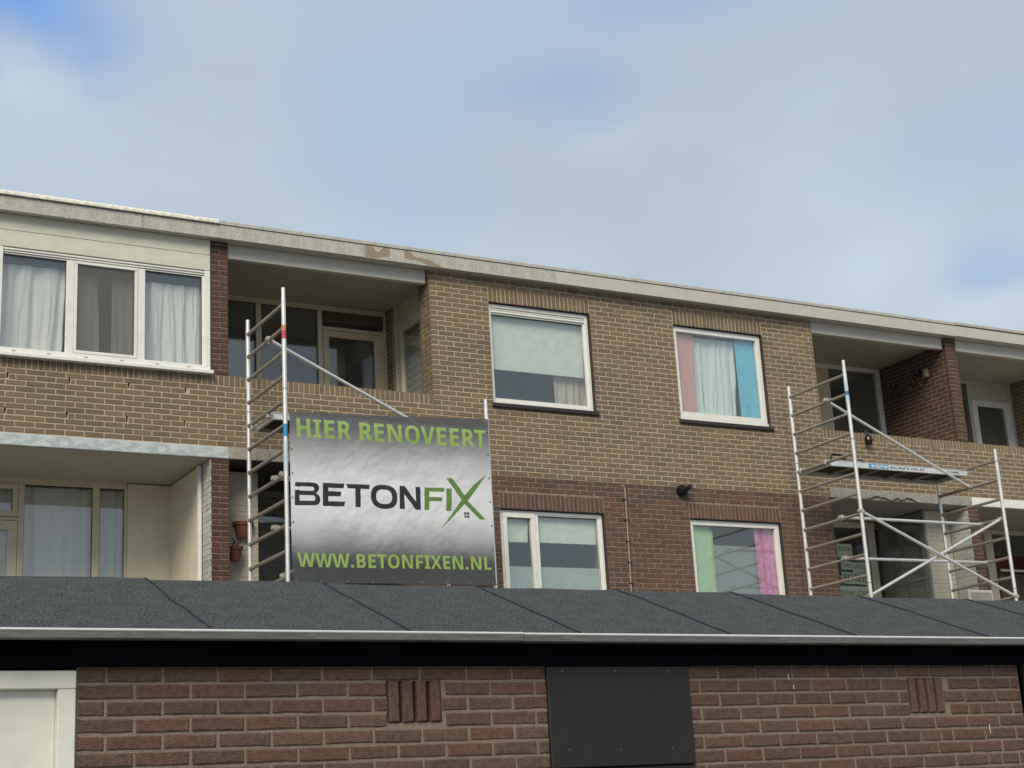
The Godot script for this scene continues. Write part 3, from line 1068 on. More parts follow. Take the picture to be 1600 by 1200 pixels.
func white_bay() -> void:
	# glazed-in balcony with white cladding boards over the windows
	for q in [[8.47, 8.664], [8.268, 8.465]]:
		var mb := MB.new()
		mb.cbox(-4.0, 5.668, q[0], q[1], -0.05, 0.02, 0.003)
		part(building, "cladding_board", mb, M.cladding)
	var fr := MB.new()
	fr.cbox(-4.0, 5.668, 7.0, 7.066, -0.06, 0.025, 0.004)          # bottom rail
	fr.cbox(-4.0, 5.6, 8.234, 8.256, -0.06, 0.012, 0.003)         # head in three steps
	fr.cbox(-4.0, 5.598, 8.208, 8.224, -0.06, 0.004, 0.003)
	fr.cbox(-4.0, 5.596, 8.188, 8.199, -0.06, -0.008, 0.002)
	for q in [[3.155, 3.241, 0.02], [3.96, 4.046, 0.014], [4.786, 4.876, 0.014], [5.6, 5.668, 0.02]]:
		fr.cbox(q[0], q[1], 7.066, 8.187 if q[0] < 5 and q[0] > 3.5 else 8.264, -0.06, q[2], 0.004)
	fr.cbox(5.575, 5.602, 7.066, 8.19, -0.06, -0.004, 0.003)
	var hg := MB.new()
	hg.box(-4.0, 5.6, 8.18, 8.264, -0.07, -0.035)
	var win := part(building, "window", fr, M.white_frame, "wide white window of the glazed-in balcony")
	part(win, "gasket", hg, M.gasket)
	var sill := MB.new()
	sill.cbox(-4.0, 5.69, 6.952, 6.998, -0.05, 0.085, 0.006)
	part(win, "sill", sill, M.white_frame)
	var sash := frame_mb(4.048, 4.784, 7.07, 8.186, -0.05, 0.026, 0.034)
	part(win, "sash", sash, M.white_frame)
	for x in [3.387, 3.773, 4.195, 4.604, 5.02, 5.397]:
		var d := MB.new()
		d.cbox(x - 0.022, x + 0.022, 7.024, 7.032, 0.025, 0.031, 0.002)
		part(win, "drain_cap", d, M.aluminium_dull)
	pane(win, 3.235, 3.965, 7.06, 8.19, -0.03)
	pane(win, 4.87, 5.58, 7.06, 8.19, -0.03)
	pane(win, 4.08, 4.752, 7.1, 8.154, -0.02)
	pane(win, -4.0, 3.16, 7.06, 8.19, -0.03)
	var scr := MB.new()
	scr.box(4.082, 4.75, 7.104, 8.152, 0.006, 0.008)
	part(win, "insect_screen", scr, M.screen_mesh, "dark insect screen")
	part(building, "room_lining", room(-3.9, 5.66, 6.12, 8.6, -3.2, -0.24, M.plaster), M.plaster)
	curtain("curtain", "long white pleated curtain in the leftmost pane of the white framed window", "curtain", 3.1, 4.0, 6.95, 8.12, -0.16, 4.2, 0.05, M.curtain, 61, "white curtains behind the wide white window", 0.0, -0.05)
	curtain("curtain", "white curtain, hanging just left of the gap behind the dark insect screen", "curtain", 4.02, 4.36, 6.95, 8.08, -0.16, 3.0, 0.04, M.curtain, 62, "white curtains behind the wide white window", 0.0, 0.02)
	curtain("curtain", "white curtain, hanging just right of the gap behind the dark insect screen", "curtain", 4.52, 4.86, 6.95, 8.08, -0.16, 3.0, 0.04, M.curtain, 63, "white curtains behind the wide white window", 0.0, 0.02)
	curtain("curtain", "white pleated curtain in the white framed pane beside the red brick pillar", "curtain", 4.88, 5.64, 6.95, 8.1, -0.16, 5.0, 0.05, M.curtain, 64, "white curtains behind the wide white window")

func main_windows() -> void:
	# upper window with a blind pulled most of the way down
	var f1 := frame_mb(9.498, 11.058, 6.93, 8.315, -0.11, -0.045, 0.052)
	f1.cbox(9.552, 11.013, 6.982, 7.012, -0.11, -0.052, 0.003)
	var w1 := part(building, "window", f1, M.white_frame)
	var v1 := MB.new()
	v1.cbox(9.556, 11.0, 8.236, 8.254, -0.1, -0.055, 0.003)
	v1.cbox(9.556, 11.0, 8.196, 8.227, -0.1, -0.048, 0.006)
	v1.cbox(9.556, 11.0, 8.174, 8.186, -0.1, -0.06, 0.003)
	part(w1, "ventilation_strip", v1, M.white_frame)
	var vg := MB.new()
	vg.box(9.552, 11.004, 8.17, 8.262, -0.105, -0.085)
	part(w1, "ventilation_gap", vg, M.gasket)
	var s1 := MB.new()
	s1.cbox(10.985, 11.01, 7.014, 8.174, -0.1, -0.06, 0.003)
	part(w1, "glazing_bead", s1, M.white_frame)
	pane(w1, 9.54, 11.0, 7.0, 8.18, -0.075)
	# upper window with coloured cloths
	var f2 := frame_mb(12.464, 14.022, 6.985, 8.315, -0.11, -0.045, 0.074)
	var w2 := part(building, "window", f2, M.white_frame)
	var b2 := MB.new()
	b2.cbox(12.466, 14.03, 6.935, 6.978, -0.11, -0.03, 0.004)
	part(w2, "sill", b2, M.white_frame)
	pane(w2, 12.53, 13.965, 7.05, 8.26, -0.075)
	for q in [[9.47, 11.1], [12.43, 14.07]]:
		var sl := MB.new()
		sl.cbox(q[0], q[1], 6.868, 6.925, -0.1, 0.035, 0.006)
		part(w1 if q[0] < 10 else w2, "stone_sill", sl, M.stone_dark)
	# lower window with a side sash
	var f3 := frame_mb(9.498, 11.062, 4.2, 5.517, -0.11, -0.045, 0.04)
	f3.cbox(10.03, 10.085, 4.24, 5.484, -0.11, -0.05, 0.004)
	f3.cbox(10.085, 11.03, 5.462, 5.48, -0.1, -0.056, 0.003)
	f3.cbox(10.99, 11.03, 4.24, 5.46, -0.1, -0.056, 0.003)
	f3.cbox(9.54, 9.555, 4.24, 5.484, -0.1, -0.056, 0.003)
	var w3 := part(building, "window", f3, M.white_frame)
	part(w3, "sash", frame_mb(9.557, 10.026, 4.25, 5.48, -0.1, -0.036, 0.058), M.white_frame)
	pane(w3, 9.6, 9.98, 4.3, 5.43, -0.07)
	pane(w3, 10.08, 11.0, 4.24, 5.466, -0.07)
	# lower window with green and magenta cloths
	var f4 := frame_mb(12.464, 14.022, 4.2, 5.517, -0.11, -0.045, 0.072)
	var w4 := part(building, "window", f4, M.white_frame)
	pane(w4, 12.53, 13.965, 4.26, 5.46, -0.075)
	# dark strips standing in for shade at top and right of the openings
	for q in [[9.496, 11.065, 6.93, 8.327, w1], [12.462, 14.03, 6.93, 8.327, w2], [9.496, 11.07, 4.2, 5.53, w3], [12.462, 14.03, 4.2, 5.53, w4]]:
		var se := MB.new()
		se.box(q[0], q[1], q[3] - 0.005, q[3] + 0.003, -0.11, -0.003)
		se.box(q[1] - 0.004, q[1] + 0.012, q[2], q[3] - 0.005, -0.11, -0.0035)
		part(q[4], "shade_strip", se, M.reveal_shade)
	for q in [[9.3, 11.3, 6.2], [12.2, 14.3, 6.2], [9.3, 11.3, 3.3], [12.2, 14.3, 3.3]]:
		part(building, "room_lining", room(q[0], q[1], q[2], q[2] + 2.35, -2.8, -0.302, M.plaster), M.plaster)
	hung_sheet("roller_blind", "pale green roller blind pulled down in the upper window with ventilation strip", "blind", [Vector2(9.58, 8.26), Vector2(11.03, 8.26), Vector2(11.0, 7.437), Vector2(9.585, 7.437)], -0.15, M.blind, 71, 0.006)
	curtain("curtain", "short cream curtain under the blind at the right of the upper window", "curtain", 10.56, 11.08, 6.9, 7.6, -0.24, 4.0, 0.025, M.curtain_cream, 72)
	hung_sheet("hanging_cloth", "pink cloth strip at the left of the upper window with sheer curtain", "cloth", [Vector2(12.5, 8.3), Vector2(12.892, 8.3), Vector2(12.84, 7.0), Vector2(12.48, 7.0)], -0.125, M.pink, 73)
	curtain("curtain", "pale blue sheer curtain between the pink and the blue cloth", "curtain", 12.86, 13.62, 6.98, 8.225, -0.17, 5.0, 0.045, M.curtain_blue, 74, "", -0.03, -0.05)
	hung_sheet("hanging_cloth", "bright blue cloth strip at the right of the upper window with sheer curtain", "cloth", [Vector2(13.612, 8.3), Vector2(14.06, 8.3), Vector2(14.05, 7.0), Vector2(13.62, 7.0)], -0.125, M.blue_cloth, 75)
	hung_sheet("hanging_cloth", "light green cloth strip in the lower window beside the black flue", "cloth", [Vector2(12.48, 5.56), Vector2(12.908, 5.56), Vector2(12.907, 4.2), Vector2(12.48, 4.2)], -0.125, M.green_cloth, 76)
	hung_sheet("hanging_cloth", "magenta cloth strip in the lower window beside the open scaffold", "cloth", [Vector2(13.636, 5.56), Vector2(14.06, 5.56), Vector2(14.06, 4.2), Vector2(13.638, 4.2)], -0.125, M.magenta_cloth, 77)
	hung_sheet("privacy_film", "grey screen behind the lower glass between the green and magenta cloths", "screen", [Vector2(12.85, 5.195), Vector2(13.7, 5.195), Vector2(13.7, 4.15), Vector2(12.85, 4.15)], -0.16, M.film_dark, 78, 0.002)
	hung_sheet("roller_blind", "small pale green roller blind in the narrow sash of the lower window", "blind", [Vector2(9.63, 5.45), Vector2(9.975, 5.45), Vector2(9.953, 5.12), Vector2(9.63, 5.12)], -0.13, M.blind, 79, 0.006)
	hung_sheet("roller_blind", "wide pale green roller blind in the lower window with narrow sash", "blind", [Vector2(10.08, 5.5), Vector2(11.003, 5.5), Vector2(11.0, 5.127), Vector2(10.08, 5.127)], -0.13, M.blind, 80, 0.006)
	hung_sheet("privacy_film", "frosted film on the narrow sash of the lower window", "film", [Vector2(9.6, 4.8), Vector2(9.99, 4.8), Vector2(9.99, 4.2), Vector2(9.6, 4.2)], -0.105, M.film, 81, 0.001)
	hung_sheet("privacy_film", "frosted film on the wide pane of the lower window", "film", [Vector2(10.08, 4.804), Vector2(11.02, 4.804), Vector2(11.02, 4.2), Vector2(10.08, 4.2)], -0.105, M.film, 82, 0.001)

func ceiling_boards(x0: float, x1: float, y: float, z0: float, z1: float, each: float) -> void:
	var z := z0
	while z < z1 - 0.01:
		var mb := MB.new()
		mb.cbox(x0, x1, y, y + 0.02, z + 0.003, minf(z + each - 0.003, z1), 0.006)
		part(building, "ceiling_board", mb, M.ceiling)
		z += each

func balcony_upper_a() -> void:
	# recessed balcony behind the scaffold with the banner
	ceiling_boards(5.905, 8.9, 8.572, -1.56, -0.14, 0.095)
	var zb := -1.53
	var fr := MB.new()
	fr.cbox(5.905, 8.69, 8.5, 8.57, zb - 0.07, zb + 0.002, 0.004)
	for q in [[6.806, 6.882], [7.684, 7.75]]:
		fr.cbox(q[0], q[1], 6.1, 8.5, zb - 0.07, zb, 0.004)
	fr.cbox(8.655, 8.7, 6.1, 8.5, zb - 0.07, zb, 0.004)
	fr.cbox(7.75, 8.655, 8.222, 8.27, zb - 0.07, zb + 0.01, 0.004)
	fr.box(5.905, 7.684, 6.1, 6.5, zb - 0.07, zb - 0.02)
	var win := part(building, "window", fr, M.cream)
	pane(win, 5.9, 6.81, 6.5, 8.505, zb - 0.03)
	pane(win, 6.88, 7.69, 6.5, 8.505, zb - 0.03)
	pane(win, 7.745, 8.66, 8.265, 8.505, zb - 0.05)
	# tilted ventilation flap in the fanlight
	var fl := MB.new()
	fl.quad(Vector3(7.78, 8.33, zb + 0.07), Vector3(8.62, 8.33, zb + 0.07), Vector3(8.655, 8.49, zb), Vector3(7.755, 8.49, zb))
	fl.quad(Vector3(8.62, 8.33, zb + 0.058), Vector3(7.78, 8.33, zb + 0.058), Vector3(7.755, 8.49, zb - 0.012), Vector3(8.655, 8.49, zb - 0.012))
	fl.cbox(7.778, 8.622, 8.322, 8.338, zb + 0.056, zb + 0.074, 0.003)
	part(win, "fanlight_flap", fl, M.brown_flap)
	var door := MB.new()
	door.cbox(7.755, 7.84, 6.15, 8.216, zb - 0.05, zb + 0.012, 0.004)
	door.cbox(8.505, 8.65, 6.15, 8.216, zb - 0.05, zb + 0.012, 0.004)
	door.cbox(7.84, 8.505, 8.126, 8.216, zb - 0.05, zb + 0.01, 0.004)
	door.cbox(7.84, 8.505, 6.15, 6.5, zb - 0.05, zb + 0.01, 0.004)
	var dl := part(building, "door", door, M.door_leaf, "cream balcony door with tall glass")
	pane(dl, 7.83, 8.51, 6.49, 8.13, zb - 0.02)
	part(building, "room_lining", room(5.95, 8.66, 6.12, 8.56, -4.4, -1.65, M.plaster), M.plaster)
	curtain("curtain", "grey net curtain in the dark glazing behind the scaffold with the banner", "curtain", 5.93, 6.85, 6.2, 8.03, -1.8, 7.0, 0.02, M.curtain_cream, 91)
	# far corner and the side wall with its window
	var cw := MB.new()
	cw.box(8.7, 9.0, 6.1, 8.572, -1.62, -1.34)
	var cwp := part(building, "wall", cw, M.mortar_tan)
	lay(cwp, Vector3(0, 0, -1.335), Vector3(1, 0, 0), 8.7, 8.9, 6.968, 6.968 + 24 * PIT, PIT, LEN, TAN)
	lay(cwp, Vector3(8.694, 0, 0), Vector3(0, 0, 1), -1.53, -1.335, 6.968, 6.968 + 24 * PIT, PIT, LEN, TAN)
	var sf := MB.new()
	sf.cbox(8.72, 8.79, 6.1, 8.572, -1.335, -1.28, 0.004)
	sf.cbox(8.722, 8.79, 8.28, 8.33, -1.28, -0.33, 0.004)
	sf.cbox(8.735, 8.79, 6.1, 8.28, -1.28, -1.18, 0.004)
	sf.cbox(8.735, 8.79, 8.16, 8.28, -1.18, -0.33, 0.004)
	sf.cbox(8.725, 8.79, 6.1, 8.16, -1.18, -1.13, 0.004)
	sf.box(8.74, 8.79, 6.1, 6.5, -1.18, -0.33)
	sf.box(8.74, 8.79, 8.33, 8.572, -1.28, -0.33)
	var sw := part(building, "window", sf, M.cream, "cream framed window in the balcony side wall")
	side_pane(sw, 8.75, 6.5, 8.18, -1.135, -0.31)
	part(building, "room_lining", room(8.92, 9.25, 6.1, 8.6, -1.5, -0.32, M.plaster), M.plaster)
	var bl := thing("venetian_blind", "white venetian blind in the balcony side window under the roof edge", "blind", Vector3(8.83, 6.6, -0.75))
	for i in 15:
		var y := 6.62 + i * 0.103
		var mb := MB.new()
		mb.quad(Vector3(8.815, y, -1.14), Vector3(8.815, y, -0.3), Vector3(8.84, y + 0.09, -0.3), Vector3(8.84, y + 0.09, -1.14))
		mb.quad(Vector3(8.817, y, -0.3), Vector3(8.817, y, -1.14), Vector3(8.842, y + 0.09, -1.14), Vector3(8.842, y + 0.09, -0.3))
		part(bl, "slat", mb, M.white_frame)

func balcony_upper_b() -> void:
	# recessed balcony behind the open scaffold
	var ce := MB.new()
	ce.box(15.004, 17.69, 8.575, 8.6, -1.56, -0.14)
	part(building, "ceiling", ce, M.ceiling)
	var zb := -1.53
	var fr := MB.new()
	fr.cbox(15.0, 17.69, 8.492, 8.57, zb - 0.07, zb, 0.004)
	fr.cbox(17.6, 17.69, 6.1, 8.492, zb - 0.07, zb, 0.004)
	fr.cbox(16.58, 16.6, 6.1, 8.492, zb - 0.07, zb - 0.02, 0.004)
	var win := part(building, "window", fr, M.white_frame)
	pane(win, 16.6, 17.61, 6.2, 8.5, zb - 0.03)
	var pn := MB.new()
	pn.box(15.0, 16.58, 6.1, 8.492, zb - 0.07, zb - 0.02)
	part(win, "panel", pn, M.door_leaf, "cream panel beside the dark glass")
	part(building, "room_lining", room(16.4, 17.66, 6.12, 8.56, -4.4, -1.61, M.plaster), M.plaster)

func balcony_lower_a() -> void:
	# lower balcony at the edge of the picture: cream joinery and a cream partition
	var zb := -1.5
	var fr := MB.new()
	fr.cbox(-4.0, 5.1, 5.86, 5.945, zb - 0.07, zb, 0.004)
	fr.cbox(3.8, 3.872, 3.0, 5.86, zb - 0.07, zb + 0.004, 0.004)
	fr.cbox(4.684, 4.77, 3.0, 5.86, zb - 0.07, zb, 0.004)
	fr.cbox(5.072, 5.105, 3.0, 5.86, zb - 0.07, zb, 0.004)
	fr.cbox(3.0, 3.8, 5.412, 5.452, zb - 0.07, zb + 0.002, 0.004)
	fr.cbox(3.0, 3.06, 3.0, 5.86, zb - 0.07, zb, 0.004)
	var win := part(building, "window", fr, M.cream)
	pane(win, 3.865, 4.69, 3.0, 5.866, zb - 0.03)
	pane(win, 4.765, 5.08, 3.0, 5.866, zb - 0.03)
	var fan := frame_mb(3.065, 3.795, 5.46, 5.856, zb - 0.05, zb + 0.016, 0.062)
	part(win, "fanlight", fan, M.cream)
	pane(win, 3.11, 3.74, 5.5, 5.81, zb - 0.01)
	var door := frame_mb(3.065, 3.795, 3.0, 5.405, zb - 0.05, zb + 0.016, 0.11)
	var dp := part(building, "door", door, M.cream)
	pane(dp, 3.16, 3.7, 3.1, 5.31, zb - 0.01)
	var wp := MB.new()
	wp.box(-4.0, 3.0, 3.0, 5.86, zb - 0.07, zb - 0.01)
	part(building, "panel", wp, M.cream_panel)
	var bp := MB.new()
	bp.cbox(5.108, 5.66, 3.0, 5.93, zb - 0.06, zb - 0.004, 0.004)
	part(building, "panel", bp, M.cream_panel)
	var sp := MB.new()
	sp.cbox(5.64, 5.668, 3.0, 5.92, -1.5, -0.385, 0.004)
	part(building, "partition", sp, M.cream_panel, "cream partition board")
	var post := MB.new()
	post.cbox(5.625, 5.668, 3.0, 5.925, -0.38, -0.318, 0.004)
	part(building, "post", post, M.white_frame)
	part(building, "room_lining", room(-3.9, 5.62, 3.1, 5.9, -4.4, -1.6, M.plaster), M.plaster)
	curtain("curtain", "white curtain behind the tall glass of the lower cream framed balcony", "curtain", 3.84, 4.72, 3.0, 5.86, -1.66, 4.5, 0.055, M.curtain, 101, "curtains in the lower cream framed balcony", 0.0, 0.0)
	curtain("curtain", "white curtain behind the narrow glass beside the cream balcony partition", "curtain", 4.74, 5.1, 3.0, 5.86, -1.66, 2.2, 0.05, M.curtain, 102, "curtains in the lower cream framed balcony", 0.0, 0.0)
	curtain("curtain", "white curtain behind the glass of the lower cream balcony door", "curtain", 3.1, 3.78, 3.0, 5.86, -1.66, 4.0, 0.03, M.curtain, 103, "curtains in the lower cream framed balcony", 0.0, 0.0)
	var ce := MB.new()
	ce.box(-4.0, 5.67, 5.942, 5.948, -1.62, -0.03)
	part(building, "ceiling", ce, M.ceiling)

func balcony_lower_b() -> void:
	# lower balcony behind the banner: whitewashed closet front, dark glazing
	var cl := MB.new()
	cl.box(5.905, 6.4, 0, 5.9, -1.5, -0.426)
	var cw := part(building, "closet_wall", cl, M.mortar_white)
	lay(cw, Vector3(0, 0, -0.42), Vector3(1, 0, 0), 5.905, 6.402, 5.88 - 28 * 0.0664, 5.88, 0.0664, LEN, CREAM, [], 0, [], -99.0, 0.006)
	var zb := -1.5
	var fr := MB.new()
	fr.cbox(6.405, 8.66, 5.85, 5.945, zb - 0.07, zb, 0.004)
	fr.cbox(6.405, 6.5, 3.0, 5.85, zb - 0.07, zb, 0.004)
	fr.cbox(7.6, 7.68, 3.0, 5.85, zb - 0.07, zb, 0.004)
	fr.cbox(6.5, 7.6, 5.64, 5.69, zb - 0.07, zb + 0.004, 0.004)
	var win := part(building, "window", fr, M.grey_door)
	pane(win, 6.49, 7.61, 3.0, 5.86, zb - 0.03)
	pane(win, 7.67, 8.66, 3.0, 5.86, zb - 0.03)
	part(building, "room_lining", room(6.45, 8.66, 3.1, 5.9, -4.4, -1.6, M.plaster), M.plaster)
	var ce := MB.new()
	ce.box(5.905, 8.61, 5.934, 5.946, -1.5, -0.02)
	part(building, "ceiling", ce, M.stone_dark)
	var rw := MB.new()
	rw.box(8.622, 8.9, 0, 5.94, -1.6, -0.302)
	part(building, "wall", rw, M.mortar_red)

func balcony_lower_c() -> void:
	# lower balcony behind the open scaffold
	var cl := MB.new()
	cl.box(17.196, 17.69, 0, 5.94, -0.5, -0.426)
	var cw := part(building, "closet_wall", cl, M.mortar_white)
	lay(cw, Vector3(0, 0, -0.42), Vector3(1, 0, 0), 17.196, 17.692, 5.93 - 30 * 0.0664, 5.93, 0.0664, LEN, CREAM, [], 0, [], -99.0, 0.006)
	# its glazed flank
	var fk := MB.new()
	fk.cbox(17.15, 17.194, 0, 5.94, -0.52, -0.415, 0.004)
	fk.cbox(17.16, 17.2, 5.84, 5.94, -1.49, -0.52, 0.004)
	fk.cbox(17.16, 17.2, 3.0, 5.84, -1.03, -0.99, 0.004)
	fk.cbox(17.155, 17.2, 4.88, 4.93, -0.99, -0.52, 0.004)
	var fp := part(building, "window", fk, M.grey_door, "grey glazed side of the balcony closet")
	side_pane(fp, 17.175, 3.0, 5.85, -1.49, -0.52)
	var bk := MB.new()
	bk.box(17.4, 17.69, 0, 5.94, -1.6, -0.5)
	part(building, "wall", bk, M.plaster)
	var zb := -1.5
	var fr := MB.new()
	fr.cbox(15.0, 17.15, 5.85, 5.945, zb - 0.07, zb, 0.004)
	fr.cbox(16.98, 17.03, 3.0, 5.85, zb - 0.07, zb + 0.006, 0.004)
	fr.cbox(17.04, 17.14, 3.0, 5.85, zb - 0.07, zb - 0.01, 0.004)
	fr.cbox(15.0, 16.29, 3.0, 5.85, zb - 0.07, zb, 0.004)
	var win := part(building, "window", fr, M.cream_panel)
	pane(win, 16.28, 16.99, 3.0, 5.86, zb - 0.03)
	part(building, "room_lining", room(15.1, 17.1, 3.1, 5.9, -4.4, -1.6, M.plaster), M.plaster)
	# handmade paper signs on the glass
	var z := zb - 0.022
	paper_sign("small pale paper sign, topmost of those on the balcony glass", 16.33, 16.64, 5.375, 5.59, z, [["BOOK", 0.49, 0.62, 0.3, 0.8]], 0.01)
	paper_sign("pale paper sign reading DAS in the middle row of the balcony glass", 16.38, 16.61, 5.18, 5.31, z, [["DAS", 0.5, 0.5, 0.5, 0.8]], -0.02)
	paper_sign("pale paper sign reading VRIJ, right of the one reading DAS", 16.615, 16.87, 5.14, 5.3, z, [["VRIJ", 0.5, 0.5, 0.55, 0.85]], 0.02)
	paper_sign("pale green paper sign reading ROTZE under the middle row of signs", 16.37, 16.9, 4.955, 5.135, z, [["ROTZE", 0.5, 0.55, 0.6, 0.85]], -0.03)
	paper_sign("lowest and widest pale green paper sign with dark handwriting", 16.3, 16.93, 4.6, 4.92, z, [["eUouw Lichaam", 0.5, 0.7, 0.35, 0.92]], 0.0)
	var eye := thing("paper_drawing", "round paper drawing of a red eye left of the paper signs", "drawing", Vector3(16.31, 5.04, z))
	var e0 := MB.new()
	e0.lathe(Vector3.ZERO, [Vector2(0.0, 0.003), Vector2(0.055, 0.003), Vector2(0.055, 0.0)], 24)
	for q in [["sheet", 1.0, "paper", 0.0], ["ring", 0.72, "label_red", 0.002], ["pupil", 0.36, "tar", 0.004]]:
		var o := MeshInstance3D.new()
		o.name = q[0]
		o.mesh = e0.mesh()
		o.material_override = M[q[2]]
		eye.add_child(o, true)
		o.rotation.x = PI / 2
		o.scale = Vector3(q[1], 1.0, q[1] * 0.85)
		o.position = Vector3(0, 0, q[3])

func paper_sign(label: String, x0: float, x1: float, y0: float, y1: float, z: float, words: Array, tilt: float) -> void:
	var t := thing("paper_sign", label, "sign", Vector3((x0 + x1) / 2, (y0 + y1) / 2, z), "handmade signs on the balcony glass")
	var hw := (x1 - x0) / 2
	var hh := (y1 - y0) / 2
	var mb := MB.new()
	mb.cbox(-hw, hw, -hh, hh, 0.0, 0.002, 0.0005)
	var o := MeshInstance3D.new()
	o.name = "sheet"
	o.mesh = mb.mesh()
	o.material_override = M.paper
	t.add_child(o)
	for w in words:
		lettering(t, w[0], t.position + Vector3(0, (w[2] - 0.5) * 2 * hh, 0.003), hh * 2 * w[3], hw * 2 * w[4], M.print_green, false)
	t.rotation.z = tilt

func neighbour_bay() -> void:
	# the next dwelling past the second pillar
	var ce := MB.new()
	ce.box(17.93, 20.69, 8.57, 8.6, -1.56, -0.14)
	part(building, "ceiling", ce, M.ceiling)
	var zb := -1.53
	var fr := MB.new()
	fr.cbox(17.93, 20.7, 8.5, 8.57, zb - 0.07, zb, 0.004)
	fr.cbox(19.645, 19.7, 6.1, 8.5, zb - 0.07, zb, 0.004)
	fr.cbox(20.625, 20.69, 6.1, 8.5, zb - 0.07, zb, 0.004)
	fr.cbox(19.7, 20.625, 8.225, 8.27, zb - 0.07, zb + 0.006, 0.004)
	var win := part(building, "window", fr, M.beam)
	var pn := MB.new()
	pn.box(19.7, 20.625, 8.27, 8.5, zb - 0.06, zb - 0.02)
	part(win, "panel", pn, M.beam)
	pane(win, 17.93, 19.65, 6.2, 8.505, zb - 0.03)
	var door := MB.new()
	door.cbox(19.705, 19.826, 6.15, 8.22, zb - 0.05, zb + 0.01, 0.004)
	door.cbox(20.47, 20.62, 6.15, 8.22, zb - 0.05, zb + 0.01, 0.004)
	door.cbox(19.826, 20.47, 8.115, 8.22, zb - 0.05, zb + 0.008, 0.004)
	door.cbox(19.826, 20.47, 6.15, 6.5, zb - 0.05, zb + 0.008, 0.004)
	var dp := part(building, "door", door, M.white_frame, "white balcony door with dark glass")
	pane(dp, 19.82, 20.48, 6.49, 8.12, zb - 0.02)
	part(building, "room_lining", room(18.0, 20.66, 6.12, 8.56, -4.4, -1.61, M.plaster), M.plaster)
	# the next stretch of brick wall, standing forward again
	for q in [[0.0, 5.96, "mortar_red"], [5.96, 8.66, "mortar_tan"]]:
		var nw := MB.new()
		nw.box(20.707, 30.0, q[0], q[1], -1.75, -0.0045)
		var wl := part(building, "wall", nw, M[q[2]])
		if q[0] > 1.0:
			lay(wl, Vector3.ZERO, Vector3(1, 0, 0), 20.7, 25.0, 5.96, 8.652, PIT, LEN, TAN)
			lay(wl, Vector3(20.7, 0, 0), Vector3(0, 0, 1), -1.53, -0.004, 6.968, 6.968 + 24 * PIT, PIT, LEN, TAN)
		else:
			lay(wl, Vector3.ZERO, Vector3(1, 0, 0), 20.7, 25.0, 5.96 - 34 * PIT, 5.96, PIT, LEN, REDDISH)
	# below: cream post, dark glass and a maroon panel
	var ce2 := MB.new()
	ce2.box(17.93, 20.69, 5.942, 5.95, -1.6, -0.03)
	part(building, "ceiling", ce2, M.ceiling)
	var zl := -1.5
	var lf := MB.new()
	lf.cbox(17.93, 20.69, 5.87, 5.94, zl - 0.07, zl, 0.004)
	lf.cbox(19.515, 19.69, 3.0, 5.87, zl - 0.07, zl + 0.02, 0.004)
	var lw := part(building, "window", lf, M.cream_panel)
	pane(lw, 19.69, 20.69, 3.0, 5.88, zl - 0.03)
	pane(lw, 17.93, 19.52, 3.0, 5.88, zl - 0.03)
	var mp := MB.new()
	mp.cbox(19.7, 20.69, 5.2, 5.5, zl - 0.02, zl + 0.01, 0.004)
	mp.cbox(19.7, 19.76, 3.0, 5.2, zl - 0.02, zl + 0.008, 0.004)
	part(lw, "panel", mp, M.maroon, "maroon panel with a white rail")
	var rl := MB.new()
	rl.cbox(19.78, 20.69, 5.235, 5.275, zl + 0.01, zl + 0.03, 0.004)
	part(lw, "rail", rl, M.white_frame)
	part(building, "room_lining", room(18.0, 20.6, 3.1, 5.9, -4.4, -1.6, M.plaster), M.plaster)

func wall_fittings() -> void:
	# black flue stub, thin pipe down the wall
	var fl := MB.new()
	fl.tube(Vector3(12.35, 5.9, -0.01), Vector3(12.35, 5.9, 0.05), 0.082, 20)
	fl.tube(Vector3(12.35, 5.9, 0.05), Vector3(12.36, 5.905, 0.11), 0.075, 20, 0.05)
	fl.tube(Vector3(12.36, 5.905, 0.11), Vector3(12.38, 5.92, 0.2), 0.036, 20)
	part(building, "flue", fl, M.black_plastic, "black plastic flue stub")
	var pp := MB.new()
	pp.path([Vector3(11.395, 5.915, 0.0), Vector3(11.4, 5.92, 0.018), Vector3(11.418, 5.86, 0.02), Vector3(11.414, 5.4, 0.018), Vector3(11.405, 4.9, 0.02), Vector3(11.392, 4.3, 0.018), Vector3(11.39, 0.3, 0.018)], 0.011, 8)
	var pipe := part(building, "pipe", pp, M.copper_pipe, "thin pipe clipped to the red brick")
	for y in [5.73, 5.45, 5.16, 4.88, 4.6]:
		var c := MB.new()
		c.cbox(11.38, 11.44, y - 0.008, y + 0.008, 0.0, 0.032, 0.003)
		part(pipe, "clip", c, M.stone_dark)


